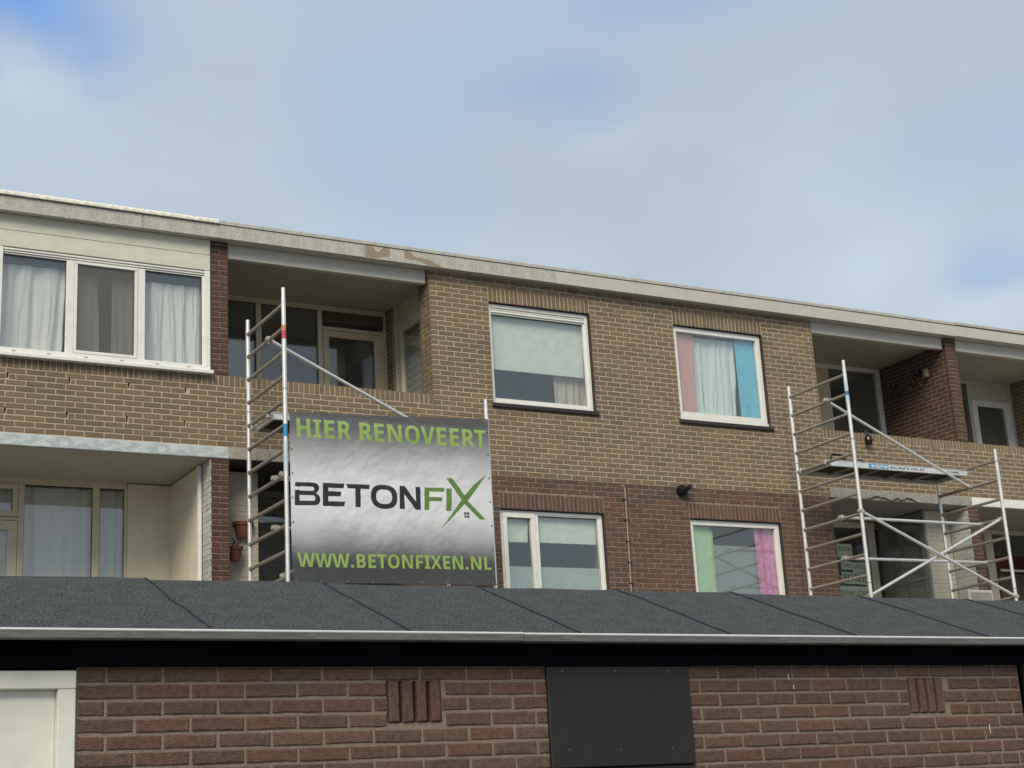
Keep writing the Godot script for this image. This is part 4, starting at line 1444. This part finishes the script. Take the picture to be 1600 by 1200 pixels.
# ---------------------------------------------------------------- the garage in front
func rough_brick(w: float, h: float, d: float, c: Color) -> MB:
	# worn brick: five points along the long edges, two along the short, all a little off
	var mb := MB.new()
	mb.col = c
	var nx := 4
	var ring := []
	var front := []
	var back := []
	var ch := 0.0045
	var edge := []
	for i in nx + 1:
		edge.append(Vector2(lerpf(-w / 2, w / 2, float(i) / nx), -h / 2))
	for i in nx + 1:
		edge.append(Vector2(lerpf(w / 2, -w / 2, float(i) / nx), h / 2))
	for p in edge:
		var j := Vector2(rng.randf_range(-0.0016, 0.0016), rng.randf_range(-0.0014, 0.0014))
		var q: Vector2 = p + j
		ring.append(Vector3(q.x, q.y, -0.005 + rng.randf_range(-0.001, 0.001)))
		back.append(Vector3(q.x, q.y, -d))
		var s := ch + rng.randf_range(-0.0015, 0.0025)
		front.append(Vector3(q.x - signf(p.x) * s * (1.0 if absf(p.x) > w * 0.49 else 0.0), q.y - signf(p.y) * s, rng.randf_range(-0.0012, 0.0012)))
	var m: int = edge.size()
	for i in nx:
		mb.quad(front[i], front[i + 1], front[m - 2 - i], front[m - 1 - i])
	for i in m:
		var j := (i + 1) % m
		mb.quad(ring[i], ring[j], front[j], front[i])
		mb.quad(back[i], back[j], ring[j], ring[i])
	return mb

func put_shed_brick(wall: Node3D, at: Vector3, w: float, h: float, d := 0.04, tilt := 0.0) -> void:
	var c: Color = SHED[rng.randi() % SHED.size()] * rng.randf_range(0.9, 1.1)
	var o := MeshInstance3D.new()
	o.name = "brick"
	o.mesh = rough_brick(w, h, d, c).mesh()
	o.material_override = M.garage_brick
	wall.add_child(o, true)
	o.position = at - wall.global_position
	o.rotation.z = rng.randf_range(-0.006, 0.006)
	o.rotation.y = tilt

func garage_building() -> void:
	var zf := 10.9
	garage = thing("garage", "low garage row of red brick with a dark sloping bitumen roof", "garage", Vector3(4, 0, 10.9))
	var vents := [[2.868, 3.134, 2.062, 2.243], [5.876, 6.124, 2.055, 2.236]]
	var gaps := [vents[0], vents[1], [3.672, 4.468, 0.0, 2.4]]
	var wall := part(garage, "wall", wall_mb(1.528, 6.695, 0, 2.42, zf - 0.2, zf - 0.007, gaps), M.mortar_garage, "red brick wall with sandy joints")
	var pit := 0.0665
	var top := 2.239
	for r in range(-1, 12):
		var y1 := top - r * pit - 0.007
		var h := pit - 0.0135
		var yc := y1 - h / 2
		var length := 0.2315
		var x := 1.528 - (length / 2 if r % 2 else 0.0) - (0.0 if r % 2 else 0.0)
		while x < 6.695:
			var a := maxf(x, 1.528)
			var b := minf(x + length, 6.695)
			x += length
			var pieces := [[a, b]]
			for g in gaps:
				if yc > g[2] and yc < g[3]:
					var nx := []
					for p in pieces:
						if g[1] <= p[0] or g[0] >= p[1]:
							nx.append(p)
						else:
							if g[0] - p[0] > 0.03:
								nx.append([p[0], g[0] + 0.004])
							if p[1] - g[1] > 0.03:
								nx.append([g[1] - 0.004, p[1]])
					pieces = nx
			for p in pieces:
				if p[1] - p[0] < 0.04:
					continue
				if p[1] - p[0] > 0.2 and rng.randf() < 0.04:
					var mid: float = lerpf(p[0], p[1], rng.randf_range(0.35, 0.65))
					put_shed_brick(wall, Vector3((p[0] + mid) / 2, yc, zf), mid - p[0] - 0.012, h)
					put_shed_brick(wall, Vector3((p[1] + mid) / 2, yc, zf), p[1] - mid - 0.012, h)
				else:
					put_shed_brick(wall, Vector3((p[0] + p[1]) / 2, yc + rng.randf_range(-0.001, 0.001), zf + rng.randf_range(-0.002, 0.002)), p[1] - p[0] - 0.0125, h)
	# air vents: four bricks on end with open gaps between them
	for v in vents:
		for i in 4:
			var w: float = (v[1] - v[0]) / 4
			put_shed_brick(wall, Vector3(v[0] + (i + 0.5) * w, (v[2] + v[3]) / 2, zf + 0.006), w - 0.019, v[3] - v[2] - 0.006, 0.09, 0.05)
	# old white paint drips on the brick
	for q in [[5.083, 2.262, 0.03], [5.11, 2.205, 0.018], [6.42, 1.985, 0.045]]:
		var dr := MB.new()
		dr.path([Vector3(q[0], q[1], zf + 0.003), Vector3(q[0] - 0.003, q[1] - q[2] * 0.5, zf + 0.004), Vector3(q[0] + 0.002, q[1] - q[2], zf + 0.003)], 0.0022, 6)
		part(garage, "paint_drip", dr, M.white_paint)
	# body behind the wall
	var body := MB.new()
	body.box(-3.0, 10.5, 0, 2.36, 5.6, 5.7)
	body.box(-3.0, -2.9, 0, 2.36, 5.7, 10.6)
	body.box(10.4, 10.5, 0, 2.36, 5.7, 10.6)
	part(garage, "back_wall", body, M.mortar_garage)
	# board under the eave
	var bd := MB.new()
	bd.cbox(-3.0, 10.5, 2.304, 2.44, 10.86, 10.925, 0.003)
	part(garage, "fascia_board", bd, M.black_board, "black painted board under the gutter")
	# door with white frame
	var df := MB.new()
	df.cbox(1.452, 1.523, 0.02, 2.217, zf - 0.09, zf + 0.012, 0.004)
	df.cbox(-0.6, 1.523, 2.2185, 2.29, zf - 0.09, zf + 0.013, 0.004)
	df.cbox(-0.6, -0.53, 0.02, 2.217, zf - 0.09, zf + 0.012, 0.004)
	var door := part(garage, "door", df, M.door_white, "white door frame")
	var dp := MB.new()
	dp.cbox(-0.53, 1.452, 0.02, 2.218, zf - 0.09, zf - 0.03, 0.003)
	part(door, "panel", dp, M.door_white)
	# boarded-up bay
	var bp := MB.new()
	bp.cbox(3.672, 4.468, 1.842, 2.303, zf - 0.01, zf + 0.012, 0.004)
	var panel := part(garage, "panel", bp, M.dark_panel, "dark brown board screwed over an opening")
	var bp2 := MB.new()
	bp2.cbox(3.668, 4.466, 0.05, 1.836, zf - 0.02, zf + 0.006, 0.004)
	part(garage, "panel", bp2, M.dark_panel)
	for s in [[3.753, 2.279], [4.042, 2.28], [4.342, 2.278], [3.767, 1.923], [4.046, 1.916], [4.335, 1.915]]:
		var sc := MB.new()
		sc.tube(Vector3(s[0], s[1], zf + 0.01), Vector3(s[0], s[1], zf + 0.0145), 0.004, 10)
		part(panel, "screw", sc, M.screw)
	# dark bay and downpipe past the end of the brickwork
	var db := MB.new()
	db.box(6.7, 8.6, 0.02, 2.303, zf - 0.12, zf - 0.06)
	part(garage, "door", db, M.black_board)
	var dn := MB.new()
	dn.tube(Vector3(6.745, 0, zf + 0.02), Vector3(6.745, 2.31, zf + 0.02), 0.04, 16)
	part(garage, "downpipe", dn, M.black_plastic, "black downpipe")
	var rw := MB.new()
	rw.box(8.6, 10.4, 0, 2.36, zf - 0.2, zf - 0.02)
	part(garage, "wall", rw, M.mortar_garage)
	var lw := MB.new()
	lw.box(-2.9, -0.61, 0, 2.36, zf - 0.2, zf - 0.02)
	part(garage, "wall", lw, M.mortar_garage)
	# roofing felt sheets, each lapping over the next, with tar squeezed out at the laps
	var f := noise(0.9, 3, FastNoiseLite.TYPE_SIMPLEX_SMOOTH, 111)
	var roof_y := func(x: float, z: float) -> float:
		var y := 2.4335 + (11.025 - z) * 0.3745 if z > 10.02 else 2.8098 - (10.02 - z) * 0.02
		return y + 0.0045 * f.get_noise_2d(x * 1.3, z * 2.0) * (1.0 - smoothstep(10.95, 11.02, z)) + 0.004 * f.get_noise_2d(x * 3.0, 5.0)
	var seams := [-3.0, -1.5, -0.62, 0.27, 1.15, 2.039, 2.931, 3.79, 4.656, 5.438, 6.38, 7.25, 8.1, 9.0, 10.5]
	for i in seams.size() - 1:
		var a: float = seams[i]
		var b: float = seams[i + 1]
		var mb := MB.new()
		var wig := func(x: float, z: float) -> float:
			return 0.012 * f.get_noise_2d(x * 7.0, z * 3.0) + 0.004 * f.get_noise_2d(x * 3.0, z * 18.0)
		mb.sheet(10, 26, func(u, w):
			var z := lerpf(11.032, 9.4, w)
			# soften the ridge a little
			var x0: float = a + wig.call(a, z) - 0.05
			var x1: float = b + wig.call(b, z)
			var x: float = lerpf(x0, x1, u)
			var lift: float = 0.007 * smoothstep(0.0, 1.0, u)
			return Vector3(x, roof_y.call(x, z) + lift, z))
		part(garage, "roofing_sheet", mb, M.bitumen)
		var tar := MB.new()
		for s in 24:
			var z0 := lerpf(11.03, 10.0, s / 24.0)
			var z1 := lerpf(11.03, 10.0, (s + 1) / 24.0)
			var p0 := Vector3(b + wig.call(b, z0) + 0.002, roof_y.call(b, z0) + 0.0085, z0)
			var p1 := Vector3(b + wig.call(b, z1) + 0.002, roof_y.call(b, z1) + 0.0085, z1)
			tar.tube(p0, p1, 0.0055 + 0.002 * f.get_noise_2d(b * 5.0, z0 * 20.0), 6)
		part(garage, "tar_seam", tar, M.tar)
	var deck := MB.new()
	deck.box(-3.0, 10.5, 2.375, 2.395, 5.75, 10.85)
	part(garage, "roof_deck", deck, M.plywood)
	var flat := MB.new()
	flat.quad(Vector3(-3, 2.798, 9.41), Vector3(10.5, 2.798, 9.41), Vector3(10.5, 2.7, 5.6), Vector3(-3, 2.7, 5.6))
	part(garage, "roofing_sheet", flat, M.bitumen)
	# zinc edge gutter in two lengths
	for q in [[-3.0, 3.476, 0.0], [3.48, 10.5, -0.002]]:
		var g := MB.new()
		var y: float = 2.43 + q[2]
		extrude_x(g, q[0], q[1], [Vector2(11.05, y - 0.036), Vector2(11.062, y - 0.03), Vector2(11.062, y - 0.006), Vector2(11.056, y), Vector2(11.035, y), Vector2(11.03, y - 0.036)])
		var gp := part(garage, "gutter", g, M.zinc)
		var lip := MB.new()
		lip.tube(Vector3(q[0], y + 0.002, 11.058), Vector3(q[1], y + 0.002, 11.058), 0.0062, 10)
		part(gp, "rim", lip, M.zinc_highlight)


# ---------------------------------------------------------------- scaffolds and banner
func upright(t: Node3D, x: float, z: float, top: float, collars: Array) -> MeshInstance3D:
	var mb := MB.new()
	mb.tube(Vector3(x, 0.0, z), Vector3(x, top - 0.11, z), 0.0255, 14)
	mb.tube(Vector3(x, top - 0.11, z), Vector3(x, top, z), 0.0225, 14)
	var u := part(t, "upright", mb, M.aluminium)
	for y in collars:
		var c := MB.new()
		c.tube(Vector3(x, y - 0.006, z), Vector3(x, y + 0.006, z), 0.0285, 14)
		part(u, "collar", c, M.aluminium_dull)
	for y in [top - 0.17, top - 1.02, top - 1.1, top - 2.2]:
		if y > 0.2:
			var h := MB.new()
			h.tube(Vector3(x + 0.004, y, z + 0.02), Vector3(x + 0.004, y, z + 0.0262), 0.006, 8)
			part(u, "pin_hole", h, M.tar)
	return u

func rungs(t: Node3D, x: float, z0: float, z1: float, top: float, step: float, m: Material) -> void:
	var y := top
	while y > 0.2:
		var mb := MB.new()
		mb.tube(Vector3(x, y, z0 + 0.02), Vector3(x, y, z1 - 0.02), 0.0215, 12)
		mb.tube(Vector3(x, y, z0 + 0.02), Vector3(x, y, z0 + 0.034), 0.027, 12)
		mb.tube(Vector3(x, y, z1 - 0.034), Vector3(x, y, z1 - 0.02), 0.027, 12)
		part(t, "rung", mb, m)
		y -= step

func brace(t: Node3D, a: Vector3, b: Vector3) -> void:
	var mb := MB.new()
	mb.tube(a, b, 0.0205, 12)
	var br := part(t, "brace", mb, M.aluminium)
	var d := (b - a).normalized()
	for e in [[a, 1.0], [b, -1.0]]:
		var c := MB.new()
		var p: Vector3 = e[0]
		c.tube(p - d * e[1] * 0.035, p + d * e[1] * 0.05, 0.028, 10)
		c.tube(p + Vector3(0, 0, -0.035), p + Vector3(0, 0, 0.035), 0.031, 10)
		c.tube(p, p + Vector3(0, -0.055, 0), 0.008, 8)
		part(br, "coupler", c, M.coupler)

func platform(t: Node3D, x0: float, x1: float, y0: float, y1: float, z0: float, z1: float) -> MeshInstance3D:
	var fr := MB.new()
	fr.cbox(x0, x1, y0, y1, z1 - 0.03, z1, 0.004)
	fr.cbox(x0, x1, y0, y1, z0, z0 + 0.03, 0.004)
	fr.cbox(x0 - 0.01, x0 + 0.03, y0 + 0.004, y1 - 0.002, z0 + 0.03, z1 - 0.03, 0.004)
	fr.cbox(x1 - 0.03, x1 + 0.01, y0 + 0.004, y1 - 0.002, z0 + 0.03, z1 - 0.03, 0.004)
	fr.cbox(x0, x1, y1 + 0.001, y1 + 0.008, z1 - 0.036, z1 + 0.006, 0.003)
	var p := part(t, "platform", fr, M.aluminium)
	var dk := MB.new()
	dk.box(x0 + 0.03, x1 - 0.03, y1 - 0.02, y1 - 0.004, z0 + 0.03, z1 - 0.03)
	part(p, "deck_board", dk, M.plywood)
	for i in 4:
		var c := MB.new()
		var x := lerpf(x0, x1, (i + 1) / 5.0)
		c.cbox(x - 0.02, x + 0.02, y0 + 0.026, y1 - 0.022, z0 + 0.03, z1 - 0.03, 0.003)
		part(p, "cross_bar", c, M.aluminium_dull)
	for e in [[x0 - 0.02, z0 + 0.05], [x0 - 0.02, z1 - 0.05], [x1 + 0.02, z0 + 0.05], [x1 + 0.02, z1 - 0.05]]:
		var h := MB.new()
		h.cbox(e[0] - 0.045, e[0] + 0.045, y0 + 0.02, y1 + 0.012, e[1] - 0.022, e[1] + 0.022, 0.008)
		part(p, "hook", h, M.coupler)
	return p

func deck_words(p: MeshInstance3D, x0: float, y: float, z: float) -> void:
	var bl := MB.new()
	bl.box(x0, x0 + 0.36, y - 0.028, y + 0.028, z, z + 0.0015)
	part(p, "label_plate", bl, M.label_blue)
	lettering(p, "euro", Vector3(x0 + 0.19, y, z + 0.003), 0.034, 0.3, M.print_white)
	lettering(p, "SCAFFOLD", Vector3(x0 + 0.71, y, z + 0.002), 0.034, 0.64, M.print_grey)
	lettering(p, "2.50M", Vector3(x0 + 1.585, y, z + 0.002), 0.03, 0.22, M.print_grey)

func pole_label(u: MeshInstance3D, x: float, z: float, y0: float, y1: float, m: Material) -> void:
	var mb := MB.new()
	mb.tube(Vector3(x, y0, z), Vector3(x, y1, z), 0.0263, 14)
	part(u, "label_wrap", mb, m)

func scaffold_with_banner() -> void:
	var x0 := 6.0
	var x1 := 8.51
	var zr := 0.40
	var zf := 1.58
	var t := thing("scaffold_tower", "aluminium scaffold tower with the printed banner hanging on its front", "scaffold", Vector3(7.25, 0, 1.0), "aluminium scaffold towers")
	upright(t, x0, zr, 7.554, [6.42])
	var f := upright(t, x0, zf, 7.564, [6.385])
	upright(t, x1, zr, 6.45, [])
	upright(t, x1, zf, 6.468, [])
	pole_label(f, x0, zf, 6.96, 7.06, M.label_red)
	pole_label(f, x0, zf, 7.064, 7.12, M.label_orange)
	pole_label(f, x0, zf, 5.84, 5.98, M.label_blue)
	pole_label(f, x0, zf, 5.45, 5.787, M.label_pale)
	rungs(t, x0, zr, zf, 7.37, 0.2795, M.aluminium_dull)
	rungs(t, x1, zr, zf, 6.253, 0.2795, M.aluminium_dull)
	var p := platform(t, x0 + 0.05, x1 - 0.05, 6.166, 6.236, 0.46, 1.085)
	deck_words(p, 6.6, 6.203, 1.0855)
	brace(t, Vector3(x0, 7.10, 1.1), Vector3(x1, 5.98, 1.0))
	brace(t, Vector3(x0, 5.45, 1.22), Vector3(x1, 5.44, 1.15))
	brace(t, Vector3(x0, 4.9, 1.2), Vector3(x1, 4.89, 1.15))
	brace(t, Vector3(x0, 5.44, 1.46), Vector3(x1, 4.33, 1.4))
	brace(t, Vector3(x0, 4.33, 1.44), Vector3(x1, 5.44, 1.42))
	# banner
	var wv := noise(1.0, 4, FastNoiseLite.TYPE_SIMPLEX_SMOOTH, 121)
	var z_of := func(x: float, y: float) -> float:
		var u := (x - 6.0) / 2.5
		var w := (6.2 - y) / 2.0
		var free := clampf(minf(minf(u, 1.0 - u), minf(w, 1.0 - w)) * 6.0, 0.12, 1.0)
		return 1.625 + free * (0.02 * wv.get_noise_2d(x * 0.9, y * 1.1) + 0.008 * wv.get_noise_2d(x * 2.6 + y * 1.3, y * 2.4) + 0.006 * absf(wv.get_noise_2d(x * 3.0 - y * 2.0 + 40.0, y * 3.0)))
	var tl := Vector2(6.03, 6.112)
	var tr := Vector2(8.505, 6.217)
	var bl := Vector2(6.03, 4.222)
	var br := Vector2(8.497, 4.255)
	var ban := thing("banner", "large grey and white contractor banner with green lettering tied to the scaffold", "banner", Vector3(7.26, 4.22, 1.62))
	var mb := MB.new()
	mb.sheet(96, 80, func(u, w):
		var a: Vector2 = tl.lerp(tr, u)
		var b: Vector2 = bl.lerp(br, u)
		var q := a.lerp(b, w)
		q.y -= 0.012 * sin(u * PI) * (1.0 - 2.0 * w) * 0.6 + 0.003 * sin(u * 8.0 * PI) * (1.0 - w)
		return Vector3(q.x, q.y, z_of.call(q.x, q.y)))
	for i in mb.v.size():
		var q := mb.v[i]
		mb.t[i] = Vector2((q.x - BX0) / (BX1 - BX0), (BY1 - q.y) / (BY1 - BY0))
	var bm := StandardMaterial3D.new()
	bm.resource_name = "banner_print"
	bm.albedo_texture = banner_print()
	bm.albedo_color = Color(1, 1, 1, 0.92)
	bm.transparency = BaseMaterial3D.TRANSPARENCY_ALPHA
	bm.roughness = 0.42
	bm.cull_mode = BaseMaterial3D.CULL_DISABLED
	M.banner = bm
	part(ban, "sheet", mb, bm)
	var eyelets := []
	for i in 9:
		eyelets.append(tl.lerp(tr, (i + 0.15) / 8.3) + Vector2(0, -0.028))
		eyelets.append(bl.lerp(br, (i + 0.15) / 8.3) + Vector2(0, 0.022))
	for i in 7:
		eyelets.append(tl.lerp(bl, (i + 0.55) / 7.0) + Vector2(0.022, 0))
		eyelets.append(tr.lerp(br, (i + 0.55) / 7.0) + Vector2(-0.022, 0))
	for e in eyelets:
		var z: float = z_of.call(e.x, e.y)
		var c := MB.new()
		c.lathe(Vector3(0, 0, 0), [Vector2(0.005, 0.002), Vector2(0.008, 0.004), Vector2(0.012, 0.002), Vector2(0.012, 0.0)], 12)
		for i in c.v.size():
			c.v[i] = Vector3(c.v[i].x + e.x, -c.v[i].z + e.y, c.v[i].y + z + 0.001)
			c.n[i] = Vector3(c.n[i].x, -c.n[i].z, c.n[i].y)
		part(ban, "eyelet", c, M.screw)

func scaffold_open() -> void:
	var x0 := 14.1
	var x1 := 16.74
	var zr := 0.40
	var zf := 1.6
	var t := thing("scaffold_tower", "bare aluminium scaffold tower with crossed braces and a labelled platform", "scaffold", Vector3(15.4, 0, 1.0), "aluminium scaffold towers")
	upright(t, x0, zr, 7.435, [6.3])
	var f := upright(t, x0, zf, 7.478, [6.37, 4.42])
	upright(t, x1, zr, 6.19, [])
	var g := upright(t, x1, zf, 6.40, [6.22, 4.4])
	pole_label(f, x0, zf, 6.85, 7.17, M.label_pale)
	pole_label(f, x0, zf, 6.98, 7.04, M.label_blue)
	pole_label(g, x1, zf, 5.95, 6.1, M.label_pale)
	rungs(t, x0, zr, zf, 7.275, 0.2755, M.aluminium_dull)
	rungs(t, x1, zr, zf, 6.235, 0.2795, M.aluminium_dull)
	var p := platform(t, x0 + 0.04, x1 - 0.05, 6.125, 6.205, 0.42, 1.06)
	deck_words(p, 14.83, 6.165, 1.0605)
	brace(t, Vector3(x0, 7.02, 1.17), Vector3(x1, 5.965, 1.03))
	brace(t, Vector3(x0, 5.375, 1.19), Vector3(x1, 5.395, 1.145))
	brace(t, Vector3(x0, 4.82, 1.17), Vector3(x1, 4.84, 1.16))
	brace(t, Vector3(x0, 5.38, 1.6), Vector3(x1, 4.29, 1.6))
	brace(t, Vector3(x0, 4.25, 1.58), Vector3(x1, 5.4, 1.53))


# ---------------------------------------------------------------- small things
func leaves(mb: MB, c: Vector3, r: Vector3, count: int, size: float) -> void:
	for i in count:
		var d := Vector3(rng.randfn(), rng.randfn(), rng.randfn()) * 0.45
		var p := c + Vector3(d.x * r.x, d.y * r.y, d.z * r.z)
		var a := Vector3(rng.randf_range(-1, 1), rng.randf_range(-1, 1), rng.randf_range(-1, 1)).normalized()
		var b := a.cross(Vector3(rng.randf_range(-1, 1), 0.3, rng.randf_range(-1, 1))).normalized()
		var s := size * rng.randf_range(0.6, 1.3)
		mb.quad(p - a * s, p - b * s * 0.45, p + a * s, p + b * s * 0.45)

func small_things() -> void:
	# half-round terracotta pots on the closet wall
	var pot := thing("flower_pot", "empty half round terracotta wall pot beside the scaffold upright", "flower pot", Vector3(6.2, 5.0, -0.41), "terracotta pots on the whitewashed wall")
	var mb := MB.new()
	mb.lathe(Vector3(6.2, 5.09, -0.41), [Vector2(0.0, 0.0), Vector2(0.08, 0.0), Vector2(0.115, 0.14), Vector2(0.128, 0.145), Vector2(0.132, 0.185), Vector2(0.118, 0.185), Vector2(0.108, 0.145)], 24, 0.0, PI)
	part(pot, "bowl", mb, M.terracotta)
	var pot2 := thing("flower_pot", "terracotta pot with a withered plant on the whitewashed wall", "flower pot", Vector3(6.06, 4.75, -0.3), "terracotta pots on the whitewashed wall")
	var mc := MB.new()
	mc.lathe(Vector3(6.06, 4.79, -0.3), [Vector2(0.0, 0.0), Vector2(0.055, 0.0), Vector2(0.083, 0.125), Vector2(0.095, 0.13), Vector2(0.1, 0.17), Vector2(0.088, 0.17), Vector2(0.08, 0.13)], 24)
	part(pot2, "bowl", mc, M.terracotta)
	var so := MB.new()
	so.lathe(Vector3(6.06, 4.94, -0.3), [Vector2(0.0, 0.0), Vector2(0.085, -0.002)], 16)
	part(pot2, "soil", so, M.soil)
	var lv := MB.new()
	leaves(lv, Vector3(6.07, 5.01, -0.28), Vector3(0.1, 0.09, 0.08), 60, 0.022)
	var lp := part(pot2, "plant", lv, M.dry_leaf)
	lp.set_meta("kind", "stuff")
	# withered hanging plants on the red side wall of the balcony
	for q in [[-0.62, 8.12, 0.15, "withered hanging plant beside the pale box on the red side wall"], [-1.18, 8.05, 0.11, "withered hanging plant deep in the corner of the balcony"]]:
		var hp := thing("hanging_plant", q[3], "plant", Vector3(17.6, q[1], q[0]), "withered plants on the balcony side wall")
		var bk := MB.new()
		bk.lathe(Vector3(17.62, q[1] + 0.1, q[0]), [Vector2(0.0, 0.0), Vector2(0.04, 0.0), Vector2(0.055, 0.07), Vector2(0.048, 0.07)], 16)
		part(hp, "pot", bk, M.black_plastic)
		var fo := MB.new()
		leaves(fo, Vector3(17.6, q[1], q[0]), Vector3(0.09, 0.16, q[2]), 130, 0.03)
		var fp := part(hp, "foliage", fo, M.dry_leaf)
		fp.set_meta("kind", "stuff")
	var bx := MB.new()
	bx.cbox(17.62, 17.69, 8.13, 8.27, -0.49, -0.41, 0.008)
	single("wall_box", "small pale box fixed to the red balcony side wall", "box", bx, M.brown_patch)
	# dark round lamp on the parapet
	var lamp := thing("wall_lamp", "dark round lamp hanging on the balcony parapet by a bracket", "lamp", Vector3(15.8, 6.85, 0.06))
	var br := MB.new()
	br.path([Vector3(15.785, 7.0, -0.05), Vector3(15.785, 7.0, 0.03), Vector3(15.79, 6.93, 0.06)], 0.012, 8)
	part(lamp, "bracket", br, M.black_plastic)
	var gl := MB.new()
	gl.lathe(Vector3(15.8, 6.85, 0.07), [Vector2(0.0, -0.085), Vector2(0.03, -0.08), Vector2(0.056, -0.05), Vector2(0.064, -0.01), Vector2(0.054, 0.035), Vector2(0.032, 0.065), Vector2(0.014, 0.085), Vector2(0.0, 0.09)], 20)
	part(lamp, "shade", gl, M.lamp_glass)
	# coil of black cable lying on the open platform
	var cb := MB.new()
	var pts := []
	for i in 61:
		var a := TAU * 2.2 * i / 60.0
		pts.append(Vector3(14.55 + 0.12 * cos(a) + 0.001 * i, 6.3 + 0.1 * sin(a) + 0.012 * sin(i * 0.7), 0.72 + 0.03 * sin(a * 0.5)))
	cb.path(pts, 0.009, 6)
	var coil := thing("cable_coil", "loops of black cable lying on the open scaffold platform", "cable", Vector3(14.7, 6.21, 0.72))
	part(coil, "loop", cb, M.black_plastic)
	var cb2 := MB.new()
	var pts2 := []
	for i in 31:
		var a := PI * 1.25 * i / 30.0
		pts2.append(Vector3(14.95 - 0.09 * cos(a), 6.27 + 0.06 * sin(a), 0.75))
	cb2.path(pts2, 0.008, 6)
	part(coil, "loop", cb2, M.black_plastic)

	# pale meter box by the lower pillar
	var mt := thing("meter_box", "pale grey box standing against the lower red pillar behind the open scaffold", "box", Vector3(17.66, 4.2, 0.05))
	var m1 := MB.new()
	m1.cbox(17.42, 17.92, 4.0, 4.64, 0.012, 0.06, 0.01)
	part(mt, "body", m1, M.beam)
	var m2 := MB.new()
	m2.cbox(17.46, 17.88, 4.04, 4.6, 0.061, 0.068, 0.006)
	part(mt, "lid", m2, M.concrete)
